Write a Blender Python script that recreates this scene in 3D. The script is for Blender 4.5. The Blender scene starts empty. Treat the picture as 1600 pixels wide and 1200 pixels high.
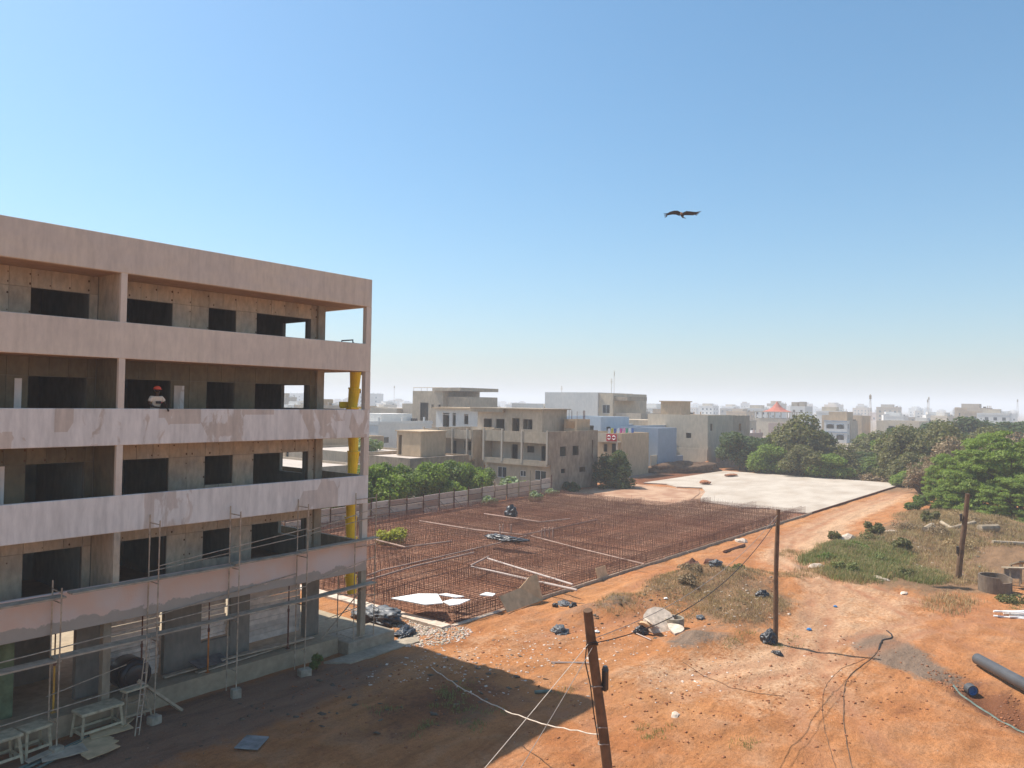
import bpy, bmesh, math, random
import numpy as np
from mathutils import Vector, Matrix, noise as mnoise

SC = bpy.context.scene
COL = SC.collection
R = math.radians

# ------------------------------------------------------------------ camera, sky, sun, exposure
cam_d = bpy.data.cameras.new('camera'); cam = bpy.data.objects.new('camera', cam_d); COL.objects.link(cam)
cam_d.sensor_width = 36.0; cam_d.lens = 27.0; cam_d.clip_start = 0.1; cam_d.clip_end = 20000
_a, _p, _r = R(38.9), R(1.4), 0.016
_F = Vector((math.cos(_a)*math.cos(_p), math.sin(_a)*math.cos(_p), math.sin(_p)))
_Rt = Vector((math.sin(_a), -math.cos(_a), 0)); _U = _Rt.cross(_F)
_R2 = _Rt*math.cos(_r) + _U*math.sin(_r); _U2 = _U*math.cos(_r) - _Rt*math.sin(_r)
m = Matrix((( _R2.x, _U2.x, -_F.x, 0), (_R2.y, _U2.y, -_F.y, 0), (_R2.z, _U2.z, -_F.z, 11.7), (0,0,0,1)))
cam.matrix_world = m
SC.camera = cam

SUN_DIR = Vector((-1.9, 11.9, 17.4)).normalized()
SUN_EL = math.asin(SUN_DIR.z); SUN_ROT = math.atan2(SUN_DIR.x, SUN_DIR.y)
world = bpy.data.worlds.new('World'); SC.world = world; world.use_nodes = True
nt = world.node_tree; nt.nodes.clear()
sky = nt.nodes.new('ShaderNodeTexSky'); sky.sky_type = 'NISHITA'; sky.sun_disc = False
sky.sun_elevation = SUN_EL; sky.sun_rotation = SUN_ROT
sky.air_density = 1.2; sky.dust_density = 1.2; sky.ozone_density = 7.5; sky.altitude = 0
bg = nt.nodes.new('ShaderNodeBackground'); bg.inputs['Strength'].default_value = 0.110
wo = nt.nodes.new('ShaderNodeOutputWorld')
hs = nt.nodes.new('ShaderNodeHueSaturation'); hs.inputs['Saturation'].default_value = 1.06; hs.inputs['Hue'].default_value = 0.486
nt.links.new(sky.outputs[0], hs.inputs['Color']); nt.links.new(hs.outputs[0], bg.inputs[0]); nt.links.new(bg.outputs[0], wo.inputs[0])
sun_d = bpy.data.lights.new('sun', 'SUN'); sun_d.energy = 5.0; sun_d.angle = R(0.55); sun_d.color = (1.0, 0.94, 0.86)
sun = bpy.data.objects.new('sun', sun_d); COL.objects.link(sun); sun.location = (0, 60, 90)
sun.rotation_euler = SUN_DIR.to_track_quat('Z', 'Y').to_euler()
SC.view_settings.view_transform = 'Standard'; SC.view_settings.look = 'None'
SC.view_settings.exposure = 0.52; SC.view_settings.gamma = 1.0; SC.view_settings.use_curve_mapping = False
SC.render.engine = 'CYCLES'
SC.cycles.max_bounces = 8; SC.cycles.diffuse_bounces = 4; SC.cycles.transparent_max_bounces = 8
SC.cycles.volume_bounces = 1

rng = np.random.default_rng(11)
rnd = random.Random(5)

# ------------------------------------------------------------------ materials
class NG:
    def __init__(s, name):
        s.m = bpy.data.materials.new(name); s.m.use_nodes = True
        s.t = s.m.node_tree; s.t.nodes.clear()
        s.out = s.n('ShaderNodeOutputMaterial'); s.b = s.n('ShaderNodeBsdfPrincipled')
        s.l(s.b.outputs[0], s.out.inputs[0])
        s.b.inputs['Roughness'].default_value = 0.9
        s.b.inputs['Specular IOR Level'].default_value = 0.2
        s._co = None
    def n(s, t): return s.t.nodes.new(t)
    def l(s, a, b): s.t.links.new(a, b)
    def co(s, scale=(1,1,1), obj=True, loc=(0,0,0)):
        g = s.n('ShaderNodeTexCoord'); mp = s.n('ShaderNodeMapping')
        mp.inputs['Scale'].default_value = scale; mp.inputs['Location'].default_value = loc
        s.l(g.outputs['Object'], mp.inputs[0]); return mp.outputs[0]
    def noise(s, scale, detail=4, rough=0.55, st=(1,1,1), dist=0.0, loc=(0,0,0)):
        x = s.n('ShaderNodeTexNoise'); x.inputs['Scale'].default_value = scale
        x.inputs['Detail'].default_value = detail; x.inputs['Roughness'].default_value = rough
        x.inputs['Distortion'].default_value = dist
        s.l(s.co(st, loc=loc), x.inputs['Vector']); return x.outputs['Fac']
    def voro(s, scale, st=(1,1,1), feature='F1', out='Color', rand=1.0, metric='EUCLIDEAN'):
        x = s.n('ShaderNodeTexVoronoi'); x.feature = feature; x.inputs['Scale'].default_value = scale
        x.distance = metric
        x.inputs['Randomness'].default_value = rand
        s.l(s.co(st), x.inputs['Vector']); return x.outputs[out]
    def ramp(s, fac, stops, interp='LINEAR'):
        x = s.n('ShaderNodeValToRGB'); x.color_ramp.interpolation = interp
        e = x.color_ramp.elements
        while len(e) < len(stops): e.new(0.5)
        for i, (p, c) in enumerate(stops):
            e[i].position = p
            if not hasattr(c, '__len__'): c = (c, c, c)
            e[i].color = (*c[:3], 1)
        s.l(fac, x.inputs[0]); return x.outputs[0]
    def mix(s, fac, a, b, mode='MIX'):
        x = s.n('ShaderNodeMix'); x.data_type = 'RGBA'; x.blend_type = mode
        for i, v in ((0, fac), (6, a), (7, b)):
            if hasattr(v, 'type') and hasattr(v, 'links'): s.l(v, x.inputs[i])
            elif i == 0: x.inputs[0].default_value = v
            else: x.inputs[i].default_value = (*v[:3], 1)
        return x.outputs[2]
    def math(s, op, a, b=None, clamp=False):
        x = s.n('ShaderNodeMath'); x.operation = op; x.use_clamp = clamp
        for i, v in ((0, a), (1, b)):
            if v is None: continue
            if hasattr(v, 'links'): s.l(v, x.inputs[i])
            else: x.inputs[i].default_value = v
        return x.outputs[0]
    def objrand(s): return s.n('ShaderNodeObjectInfo').outputs['Random']
    def attr(s, name):
        x = s.n('ShaderNodeAttribute'); x.attribute_name = name; return x.outputs['Fac']
    def sep(s):
        g = s.n('ShaderNodeTexCoord'); x = s.n('ShaderNodeSeparateXYZ'); s.l(g.outputs['Object'], x.inputs[0]); return x.outputs
    def bump(s, h, strength=0.4, dist=0.03):
        x = s.n('ShaderNodeBump'); x.inputs['Strength'].default_value = strength; x.inputs['Distance'].default_value = dist
        s.l(h, x.inputs['Height']); s.l(x.outputs[0], s.b.inputs['Normal'])
    def col(s, c):
        if hasattr(c, 'links'): s.l(c, s.b.inputs['Base Color'])
        else: s.b.inputs['Base Color'].default_value = (*c, 1)
    def done(s, rough=None, spec=None, metal=None):
        if rough is not None: s.b.inputs['Roughness'].default_value = rough
        if spec is not None: s.b.inputs['Specular IOR Level'].default_value = spec
        if metal is not None: s.b.inputs['Metallic'].default_value = metal
        return s.m

def mul(c, k): return tuple(min(1, x*k) for x in c)
def plain(name, c, rough=0.8, var=0.25, scale=6, metal=0, rnd_obj=0.0, spec=0.25):
    g = NG(name); f = g.noise(scale, 3)
    c1 = g.ramp(f, [(0.3, mul(c, 1-var)), (0.7, mul(c, 1+var))])
    if rnd_obj:
        k = g.ramp(g.objrand(), [(0, 1-rnd_obj), (1, 1+rnd_obj*0.0+0.0 if rnd_obj > 1 else 1.0)])
        c1 = g.mix(1.0, c1, k, 'MULTIPLY')
    g.col(c1); return g.done(rough, spec, metal)
def concrete(name, c, c2=None, stain=0.35, scale=0.7, streak=True, bump=0.25, rnd_obj=0.0):
    g = NG(name); c2 = c2 or mul(c, 0.72)
    a = g.noise(scale, 6, 0.6); b = g.noise(scale*6, 4, 0.6, st=(1,1,0.4) if streak else (1,1,1))
    base = g.mix(g.ramp(a, [(0.35, 0), (0.68, 1)]), c, c2)
    k = g.ramp(b, [(0.25, 1-stain*0.75), (0.65, 1.0)])
    base = g.mix(1.0, base, k, 'MULTIPLY')
    if rnd_obj:
        k2 = g.ramp(g.objrand(), [(0, 1-rnd_obj), (1, 1.0)]); base = g.mix(1.0, base, k2, 'MULTIPLY')
    g.col(base); g.bump(g.noise(scale*18, 4, 0.65), bump, 0.02); return g.done(0.92, 0.15)

MAT = {}
# plaster of the roof edge and the fourth floor balcony: pinkish brown, trowel marks
def plaster(name, c, c2, patch=None, patch_thr=0.52, streak_st=(0.5,1,0.5)):
    g = NG(name)
    a = g.noise(0.55, 5, 0.6, st=(0.7,1,1.6))
    base = g.mix(g.ramp(a, [(0.4, 0), (0.62, 1)]), c, c2)
    if patch:
        # skim coat trowelled on in upright bays, a coat thicker here and thinner there
        b = g.voro(0.62, st=(1.0, 0.0, 0.55), rand=0.8, metric='CHEBYCHEV')
        sp = g.n('ShaderNodeSeparateColor'); g.l(b, sp.inputs[0])
        e = g.noise(1.6, 5, 0.6, st=(1,1,0.45), dist=0.8)
        v = g.math('ADD', g.math('MULTIPLY', sp.outputs[0], 0.55), g.math('MULTIPLY', e, 0.55))
        base = g.mix(g.ramp(v, [(patch_thr-0.015, 0), (patch_thr+0.015, 1)]), base, patch)
        w = g.noise(3.0, 3, 0.5, st=(1.4,1,0.22))
        base = g.mix(1.0, base, g.ramp(w, [(0.35, 0.86), (0.62, 1.0)]), 'MULTIPLY')
    dr = g.noise(1.1, 5, 0.6, st=(2.2,1,0.16)); base = g.mix(1.0, base, g.ramp(dr, [(0.34, 0.90), (0.52, 1.0)]), 'MULTIPLY')
    s = g.noise(7, 4, 0.6, st=(1,1,0.3)); base = g.mix(1.0, base, g.ramp(s, [(0.3, 0.88), (0.65, 1.0)]), 'MULTIPLY')
    g.col(base); g.bump(g.noise(14, 4, 0.6), 0.2, 0.015); return g.done(0.95, 0.1)
MAT['roofband'] = plaster('roof_band_plaster', (0.67,0.575,0.45), (0.61,0.535,0.445))
MAT['b4'] = plaster('balcony_plaster', (0.71,0.62,0.50), (0.655,0.57,0.47))
MAT['b3'] = plaster('skim_coat_white', (0.68,0.59,0.49), (0.63,0.545,0.455), (0.80,0.76,0.69), 0.47)
MAT['b2'] = plaster('skim_coat_lilac', (0.69,0.61,0.52), (0.64,0.565,0.49), (0.80,0.76,0.69), 0.43)
def b1mat():
    g = NG('fresh_render_band'); o = g.sep()
    e = g.noise(1.1, 5, 0.65, st=(1,1,1), dist=0.4)
    v = g.math('ADD', o[2], g.math('MULTIPLY', g.math('SUBTRACT', e, 0.5), 0.85))
    a = g.noise(0.9, 4, 0.5)
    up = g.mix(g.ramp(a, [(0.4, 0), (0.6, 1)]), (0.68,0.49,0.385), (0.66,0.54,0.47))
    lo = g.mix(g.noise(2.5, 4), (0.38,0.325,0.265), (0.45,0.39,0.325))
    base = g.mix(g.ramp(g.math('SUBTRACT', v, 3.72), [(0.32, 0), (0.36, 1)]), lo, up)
    g.col(base); g.bump(g.noise(12, 4), 0.3, 0.02); return g.done(0.95, 0.1)
MAT['b1'] = b1mat()
MAT['raw'] = concrete('raw_concrete', (0.42,0.35,0.25), (0.32,0.28,0.21), 0.4, 0.8)
MAT['panelc'] = concrete('formwork_concrete', (0.66,0.53,0.37), (0.48,0.42,0.33), 0.45, 0.9, rnd_obj=0.22)
MAT['soffit'] = concrete('soffit_concrete', (0.52,0.36,0.25), (0.42,0.30,0.22), 0.3, 0.6)
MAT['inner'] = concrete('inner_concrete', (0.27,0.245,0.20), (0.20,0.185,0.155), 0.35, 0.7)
MAT['inner2'] = concrete('lit_inner_concrete', (0.46,0.45,0.38), (0.36,0.355,0.31), 0.3, 0.7)  # paler copy of the inner concrete, light in the lower rooms put into colour
MAT['darkc'] = concrete('dark_olive_concrete', (0.24,0.20,0.125), (0.15,0.135,0.09), 0.4, 0.8, rnd_obj=0.2)  # dark olive tone for the panels of some galleries
MAT['floor'] = concrete('floor_concrete', (0.46,0.36,0.24), (0.33,0.265,0.18), 0.35, 0.6, streak=False)
MAT['dark'] = plain('tie_stain', (0.10,0.05,0.025), 0.9, 0.4, 20)
MAT['stepc'] = concrete('step_concrete', (0.44,0.36,0.265), (0.32,0.265,0.195), 0.4, 0.9, streak=False)
MAT['steel'] = plain('scaffold_steel', (0.42,0.34,0.25), 0.6, 0.35, 5, 0.35)
MAT['rust'] = plain('rusty_steel', (0.13,0.055,0.034), 0.85, 0.45, 4)
MAT['plank'] = plain('weathered_plank', (0.46,0.37,0.27), 0.9, 0.25, 3, rnd_obj=0.2)
MAT['ply'] = plain('plywood', (0.66,0.46,0.26), 0.85, 0.22, 2, rnd_obj=0.3)
MAT['woodd'] = plain('old_pole_wood', (0.135,0.078,0.045), 0.9, 0.4, 2)
MAT['woodm'] = plain('site_timber', (0.36,0.28,0.19), 0.9, 0.3, 3, rnd_obj=0.2)
MAT['yellow'] = plain('yellow_plastic', (0.85,0.58,0.018), 0.45, 0.12, 1.5, spec=0.4)
MAT['orange'] = plain('orange_prop', (0.45,0.15,0.03), 0.6, 0.3, 3)
MAT['yprop'] = plain('yellow_prop', (0.55,0.30,0.05), 0.6, 0.3, 3)
MAT['black'] = plain('black_plastic', (0.02,0.02,0.022), 0.35, 0.3, 3, spec=0.5)
MAT['bag'] = plain('bag_plastic', (0.022,0.023,0.026), 0.4, 0.5, 4, spec=0.5)
MAT['greybag'] = plain('grey_sheet_plastic', (0.10,0.103,0.105), 0.5, 0.35, 4, spec=0.4)
MAT['white'] = plain('white_sheet', (0.80,0.78,0.74), 0.7, 0.06, 3)
MAT['pvc'] = plain('grey_pvc', (0.36,0.235,0.175), 0.6, 0.25, 2)
MAT['pvcw'] = plain('pale_pvc', (0.52,0.42,0.36), 0.5, 0.12, 2)
MAT['paleboard'] = plain('pale_board', (0.80,0.70,0.60), 0.85, 0.2, 3, rnd_obj=0.35)
MAT['rope'] = plain('pale_rope', (0.62,0.52,0.42), 0.9, 0.2, 6)
MAT['wire'] = plain('dark_cable', (0.03,0.026,0.024), 0.6, 0.3, 6)
MAT['wirem'] = plain('grey_cable', (0.30,0.25,0.21), 0.7, 0.2, 6)
MAT['greenhose'] = plain('green_hose', (0.13,0.17,0.14), 0.6, 0.3, 4)
MAT['slate'] = plain('blue_grey_plate', (0.20,0.205,0.20), 0.7, 0.4, 3)
MAT['greenb'] = plain('algae_render', (0.15,0.20,0.11), 0.95, 0.4, 2)
MAT['bench'] = plain('cement_splashed_wood', (0.50,0.42,0.28), 0.9, 0.3, 4)
MAT['blockc'] = plain('block_concrete', (0.33,0.28,0.21), 0.9, 0.3, 4)
MAT['stone'] = plain('pale_stone', (0.55,0.44,0.34), 0.9, 0.3, 4)
MAT['blue'] = plain('blue_plastic', (0.04,0.20,0.45), 0.5, 0.1, 3)
MAT['pipe'] = plain('grey_hdpe', (0.075,0.073,0.072), 0.42, 0.2, 1.2, spec=0.4)
MAT['glass'] = plain('window_glass', (0.03,0.04,0.045), 0.12, 0.2, 2, spec=0.6)
MAT['frame'] = plain('white_frame', (0.7,0.7,0.68), 0.5, 0.05, 2)
MAT['chip'] = plain('plaster_chip', (0.60,0.50,0.42), .9, .25, 3); MAT['brk'] = plain('dirt_clod', (0.30,0.12,0.055), .95, .3, 3)
MAT['red'] = plain('red_cloth', (0.50,0.03,0.04), 0.8, 0.15, 3)

def ground_mat():
    g = NG('laterite_ground')
    n1 = g.noise(0.10, 6, 0.6); n2 = g.noise(0.65, 6, 0.62, dist=0.3); n3 = g.noise(5.5, 5, 0.65); n4 = g.noise(28, 4, 0.7)
    base = g.mix(g.ramp(n1, [(0.35, 0), (0.65, 1)]), (0.54,0.245,0.098), (0.46,0.18,0.068))
    base = g.mix(g.ramp(n2, [(0.45, 0), (0.75, 0.75)]), base, (0.57,0.31,0.17))
    base = g.mix(g.ramp(n2, [(0.26, 0.8), (0.42, 0)]), base, (0.34,0.135,0.06))
    def over(b, name, c, c2, lo=0.30, hi=0.62, amt=1.0):
        f = g.math('ADD', g.attr(name), g.math('MULTIPLY', g.math('SUBTRACT', n2, 0.5), 0.95))
        f = g.math('ADD', f, g.math('MULTIPLY', g.math('SUBTRACT', n3, 0.5), 0.75))
        f = g.ramp(f, [(lo, 0), (hi, amt)])
        return g.mix(f, b, g.mix(g.ramp(n3, [(0.35, 0), (0.65, 1)]), c, c2))
    base = over(base, 'pale', (0.60,0.36,0.205), (0.66,0.43,0.265), 0.30, 0.75, 0.9)
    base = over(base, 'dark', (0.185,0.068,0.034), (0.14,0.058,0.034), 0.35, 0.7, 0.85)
    base = over(base, 'gravel', (0.27,0.175,0.125), (0.20,0.125,0.088), 0.3, 0.7, 0.8)
    base = over(base, 'grey', (0.31,0.225,0.16), (0.20,0.15,0.11), 0.36, 0.62, 0.9)
    base = over(base, 'dry', (0.35,0.21,0.115), (0.22,0.135,0.075), 0.3, 0.6, 0.95)
    base = over(base, 'bed', g.mix(g.ramp(g.noise(0.22, 5, 0.65), [(0.42,0),(0.62,1)]), (0.40,0.18,0.10), (0.62,0.38,0.25)), (0.46,0.22,0.13), 0.4, 0.55, 1.0)
    base = over(base, 'bedpale', (0.50,0.30,0.18), (0.62,0.42,0.28), 0.3, 0.6, 0.8)
    base = over(base, 'city', (0.40,0.32,0.25), (0.30,0.24,0.19), 0.3, 0.6, 1.0)
    stq = g.noise(0.9, 6, 0.65, st=(0.35,1.6,1), dist=0.6)
    base = g.mix(1.0, base, g.ramp(stq, [(0.3, 0.70), (0.55, 1.0), (0.75, 1.18)]), 'MULTIPLY')
    base = g.mix(1.0, base, g.ramp(n3, [(0.28, 0.72), (0.5, 1.0), (0.75, 1.08)]), 'MULTIPLY')
    base = g.mix(1.0, base, g.ramp(n4, [(0.3, 0.66), (0.62, 1.0)]), 'MULTIPLY')
    # clods and small pale chips
    base = g.mix(g.math('MULTIPLY', g.attr('rut'), g.ramp(n2, [(0.4, 0.45), (0.6, 0.95)])), base, (0.36,0.16,0.08))
    v = g.voro(9.0, out='Distance'); chip = g.ramp(v, [(0.10, 1), (0.17, 0)])
    vc = g.n('ShaderNodeSeparateColor'); g.l(g.voro(9.0), vc.inputs[0])
    chip = g.math('MULTIPLY', chip, g.ramp(vc.outputs[0], [(0.965, 0), (0.98, 1)]))
    base = g.mix(chip, base, (0.55,0.46,0.40))
    g.col(base)
    h = g.math('ADD', g.math('MULTIPLY', n3, 1.0), g.math('MULTIPLY', n4, 0.45))
    h = g.math('ADD', h, g.math('MULTIPLY', n2, 1.6))
    g.bump(h, 0.9, 0.11); return g.done(0.97, 0.08)
MAT['ground'] = ground_mat()

def leaf_mat(name, c1, c2, trans=0.3, rv=0.3):
    g = NG(name)
    n = g.noise(0.9, 3); rr = g.objrand()
    f = g.math('ADD', g.math('MULTIPLY', g.ramp(n, [(0.3, 0), (0.7, 1)]), 0.7), g.math('MULTIPLY', rr, rv))
    c = g.mix(f, c1, c2)
    tcol = g.n('ShaderNodeNewGeometry')
    isl = g.ramp(tcol.outputs['Random Per Island'], [(0, 0.65), (1, 1.25)])
    c = g.mix(1.0, c, isl, 'MULTIPLY')
    g.col(c); g.b.inputs['Roughness'].default_value = 0.65; g.b.inputs['Specular IOR Level'].default_value = 0.25
    t = g.n('ShaderNodeBsdfTranslucent'); g.l(g.mix(1.0, c, (1.0,0.95,0.8) if c1[0] > c1[1] else (1.0,1.15,0.5), 'MULTIPLY'), t.inputs[0])
    mx = g.n('ShaderNodeMixShader'); mx.inputs[0].default_value = trans
    g.l(g.b.outputs[0], mx.inputs[1]); g.l(t.outputs[0], mx.inputs[2]); g.l(mx.outputs[0], g.out.inputs[0])
    return g.m
LEAF = dict(
    green=leaf_mat('leaf_green', (0.115,0.165,0.040), (0.185,0.235,0.060), .4),
    dark=leaf_mat('leaf_dark', (0.065,0.100,0.036), (0.105,0.140,0.048), .35),
    olive=leaf_mat('leaf_olive', (0.135,0.140,0.052), (0.210,0.185,0.075), .35),
    bright=leaf_mat('leaf_bright', (0.165,0.235,0.040), (0.255,0.325,0.070), .42),
    pale=leaf_mat('leaf_pale', (0.20,0.26,0.13), (0.30,0.34,0.19), .35),
    yellow=leaf_mat('leaf_yellow', (0.32,0.32,0.04), (0.44,0.40,0.07), .4),
    brown=leaf_mat('leaf_brown', (0.25,0.175,0.095), (0.33,0.24,0.135), 0.2),
    grass=leaf_mat('grass_green', (0.17,0.20,0.065), (0.27,0.26,0.10), 0.3),
    straw=leaf_mat('grass_straw', (0.36,0.25,0.115), (0.46,0.335,0.165), 0.3))
MAT['bark'] = plain('bark', (0.11,0.085,0.06), 0.95, 0.4, 3)

# ------------------------------------------------------------------ mesh helpers
class MB:
    def __init__(s): s.v = []; s.f = []
    def add(s, vs, fs):
        o = len(s.v); s.v.extend([tuple(v) for v in vs]); s.f.extend([tuple(i+o for i in f) for f in fs]); return s
    def box(s, x0, x1, y0, y1, z0, z1):
        return s.add([(x0,y0,z0),(x1,y0,z0),(x1,y1,z0),(x0,y1,z0),(x0,y0,z1),(x1,y0,z1),(x1,y1,z1),(x0,y1,z1)],
                     [(0,3,2,1),(4,5,6,7),(0,1,5,4),(1,2,6,5),(2,3,7,6),(3,0,4,7)])
    def cbox(s, c, d, rz=0, tilt=(0,0)):
        M = Matrix.Translation(c) @ Matrix.Rotation(rz, 4, 'Z') @ Matrix.Rotation(tilt[0], 4, 'X') @ Matrix.Rotation(tilt[1], 4, 'Y')
        x, y, z = d[0]/2, d[1]/2, d[2]/2
        vs = [M @ Vector(v) for v in [(-x,-y,-z),(x,-y,-z),(x,y,-z),(-x,y,-z),(-x,-y,z),(x,-y,z),(x,y,z),(-x,y,z)]]
        return s.add(vs, [(0,3,2,1),(4,5,6,7),(0,1,5,4),(1,2,6,5),(2,3,7,6),(3,0,4,7)])
    def prism(s, pts, z0, z1):
        n = len(pts); vs = [(p[0],p[1],z0) for p in pts] + [(p[0],p[1],z1) for p in pts]
        return s.add(vs, [tuple(range(n-1,-1,-1)), tuple(range(n,2*n))] + [(i,(i+1)%n,(i+1)%n+n,i+n) for i in range(n)])
    def tube(s, path, r, n=6, cap=True):
        path = [Vector(p) for p in path]; rings = []
        rr = r if hasattr(r, '__len__') else [r]*len(path)
        up = None
        for i, p in enumerate(path):
            d = (path[min(i+1, len(path)-1)] - path[max(i-1, 0)]).normalized()
            if up is None:
                up = Vector((0,0,1)) if abs(d.z) < 0.9 else Vector((1,0,0))
            a = d.cross(up).normalized(); b = a.cross(d).normalized(); up = b
            rings.append([p + (a*math.cos(t) + b*math.sin(t))*rr[i] for t in [2*math.pi*k/n for k in range(n)]])
        vs = [v for rg in rings for v in rg]; fs = []
        for i in range(len(path)-1):
            for k in range(n):
                fs.append((i*n+k, (i+1)*n+k, (i+1)*n+(k+1)%n, i*n+(k+1)%n))
        if cap:
            fs.append(tuple(range(n))); fs.append(tuple((len(path)-1)*n + k for k in range(n-1, -1, -1)))
        return s.add(vs, fs)
    def ring(s, c, r0, r1, h, n=28, cut=None):
        vs = []; fs = []
        for k in range(n):
            t = 2*math.pi*k/n; hh = h if cut is None else cut(t)*h
            for r_, z in ((r1,0),(r1,hh),(r0,hh),(r0,0)): vs.append((c[0]+r_*math.cos(t), c[1]+r_*math.sin(t), c[2]+z))
        for k in range(n):
            a, b = k*4, ((k+1)%n)*4
            for j in range(4): fs.append((a+j, b+j, b+(j+1)%4, a+(j+1)%4))
        return s.add(vs, fs)

def mesh(name, mb, mat, smooth=False):
    me = bpy.data.meshes.new(name); me.from_pydata(mb.v, [], mb.f)
    if mat: me.materials.append(mat)
    if smooth:
        me.polygons.foreach_set('use_smooth', [True]*len(me.polygons))
    bm = bmesh.new(); bm.from_mesh(me); bmesh.ops.recalc_face_normals(bm, faces=bm.faces); bm.to_mesh(me); bm.free()
    me.update(); return me
def npmesh(name, V, F, mat):
    V = np.asarray(V, np.float32); F = np.asarray(F, np.int32); k = F.shape[1]
    me = bpy.data.meshes.new(name); me.vertices.add(len(V)); me.vertices.foreach_set('co', V.ravel())
    me.loops.add(F.size); me.loops.foreach_set('vertex_index', F.ravel())
    me.polygons.add(len(F)); me.polygons.foreach_set('loop_start', np.arange(0, F.size, k, dtype=np.int32))
    me.polygons.foreach_set('loop_total', np.full(len(F), k, np.int32))
    me.update(calc_edges=True); me.validate()
    if mat: me.materials.append(mat)
    return me
def tag(o, label=None, cat=None, group=None, kind=None):
    if label: o['label'] = label
    if cat: o['category'] = cat
    if group: o['group'] = group
    if kind: o['kind'] = kind
    return o
def attach(o, parent):
    o.parent = parent
    return o
def obj(name, mb, mat=None, parent=None, label=None, cat=None, group=None, kind=None, smooth=False, loc=None, rz=0):
    me = mb if isinstance(mb, bpy.types.Mesh) else mesh(name, mb, mat, smooth)
    o = bpy.data.objects.new(name, me); COL.objects.link(o)
    if parent is not None:
        o.parent = parent
        if loc is None: o.matrix_parent_inverse = Matrix.Translation(-Vector(parent.location)) if parent.rotation_euler.z == 0 else Matrix.Identity(4)
    if loc is not None: o.location = loc
    o.rotation_euler.z = rz
    return tag(o, label, cat, group, kind)
def thing(name, label, cat, loc=(0,0,0), group=None, rz=0):
    o = bpy.data.objects.new(name, None); COL.objects.link(o); o.location = loc; o.rotation_euler.z = rz
    o.empty_display_size = 0.3
    return tag(o, label, cat, group)
def copy_tree(o, parent=None):
    c = o.copy(); COL.objects.link(c)
    if parent is not None: c.parent = parent
    for ch in list(o.children): copy_tree(ch, c)
    return c
def bevel(o, w=0.015, seg=1):
    md = o.modifiers.new('edge', 'BEVEL'); md.width = w; md.segments = seg; md.limit_method = 'ANGLE'; return o

def wall(mb, axis, a0, a1, b0, b1, z0, z1, holes=()):
    """wall along axis 'x' (thickness b in y) or 'y' (thickness b in x), with rectangular openings (a0,a1,z0,z1)"""
    zs = sorted(set([z0, z1] + [min(max(h[i], z0), z1) for h in holes for i in (2, 3)]))
    for k in range(len(zs)-1):
        za, zb = zs[k], zs[k+1]
        if zb - za < 1e-5: continue
        cuts = sorted([(h[0], h[1]) for h in holes if h[2] < zb-1e-6 and h[3] > za+1e-6]); p = a0
        segs = []
        for c in cuts:
            if c[0] > p: segs.append((p, c[0]))
            p = max(p, c[1])
        if p < a1: segs.append((p, a1))
        for sa, sb in segs:
            if axis == 'x': mb.box(sa, sb, b0, b1, za, zb)
            else: mb.box(b0, b1, sa, sb, za, zb)
    return mb

# ------------------------------------------------------------------ ground: one sheet out to the horizon
def axis_pts(lo, hi, fine_lo, fine_hi, step, grow=1.13):
    a = list(np.arange(fine_lo, fine_hi, step)); s = step; x = a[-1]
    while x < hi: s *= grow; x += s; a.append(x)
    s = step; x = fine_lo; pre = []
    while x > lo: s *= grow*1.1; x -= s; pre.append(x)
    return np.array(pre[::-1] + a)
gx = axis_pts(-500, 6500, 8, 78, 0.17); gy = axis_pts(-2500, 6500, 1, 30, 0.17)
X, Y = np.meshgrid(gx, gy, indexing='ij')
def gauss(cx, cy, rx, ry=None, rot=0.0, p=2):
    ry = ry or rx; c, s = math.cos(rot), math.sin(rot)
    u = ((X-cx)*c + (Y-cy)*s)/rx; v = (-(X-cx)*s + (Y-cy)*c)/ry
    return np.exp(-(u*u + v*v)**(p/2))
def band(pts, w):
    d = np.full(X.shape, 1e9)
    for (ax, ay), (bx, by) in zip(pts[:-1], pts[1:]):
        L = (bx-ax)**2 + (by-ay)**2; t = np.clip(((X-ax)*(bx-ax) + (Y-ay)*(by-ay))/L, 0, 1)
        d = np.minimum(d, np.hypot(X-ax-t*(bx-ax), Y-ay-t*(by-ay)))
    return np.exp(-(d/w)**2)
def wav(sc, seed):
    r_ = np.random.default_rng(seed); out = np.zeros(X.shape)
    for k in range(7):
        th = r_.uniform(0, 2*math.pi); f = sc*r_.uniform(0.6, 1.9); out += np.sin((X*math.cos(th) + Y*math.sin(th))*f + r_.uniform(0, 6.28))
    return out/4.0
near = np.exp(-(np.maximum(0, np.hypot(X-40, Y-15)-60)/30)**2)
flat = np.clip(gauss(14, 36, 13, 9, 0, 8) + ((X > 29.0) & (X < 131.5) & (Y > 27.2) & (Y < 57.5)), 0, 1)
Z = (wav(1.1, 1)*0.04 + wav(3.1, 2)*0.026 + wav(6.0, 12)*0.016 + np.clip(wav(8.0, 21)*wav(1.3, 22), 0, 1)*0.05)*near
bumps = [(45.5,21.5,4.8,3.2,0.95),(48.5,20.3,3.0,2.2,0.55),(42.5,16.6,4.2,2.4,0.55),(38.5,22.7,2.6,1.3,0.55),(36.2,23.6,1.6,1.0,0.35),
         (35.3,16.9,1.7,1.1,0.5),(37.0,15.6,1.6,0.8,0.3),(58,14.5,6,3.6,0.35),(64,18,5,3,0.35),(70,16,7,3,0.5),(80,12,8,4,0.8),(92,12,9,6,0.9),
         (51.5,17.6,3,2,0.3),(24.5,12.5,1.2,0.9,0.12),(28.5,16.5,2.2,1.2,0.22)]
for b in bumps: Z += gauss(b[0], b[1], b[2], b[3])*b[4]*(1 + 0.25*wav(2.3, 5))
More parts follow.
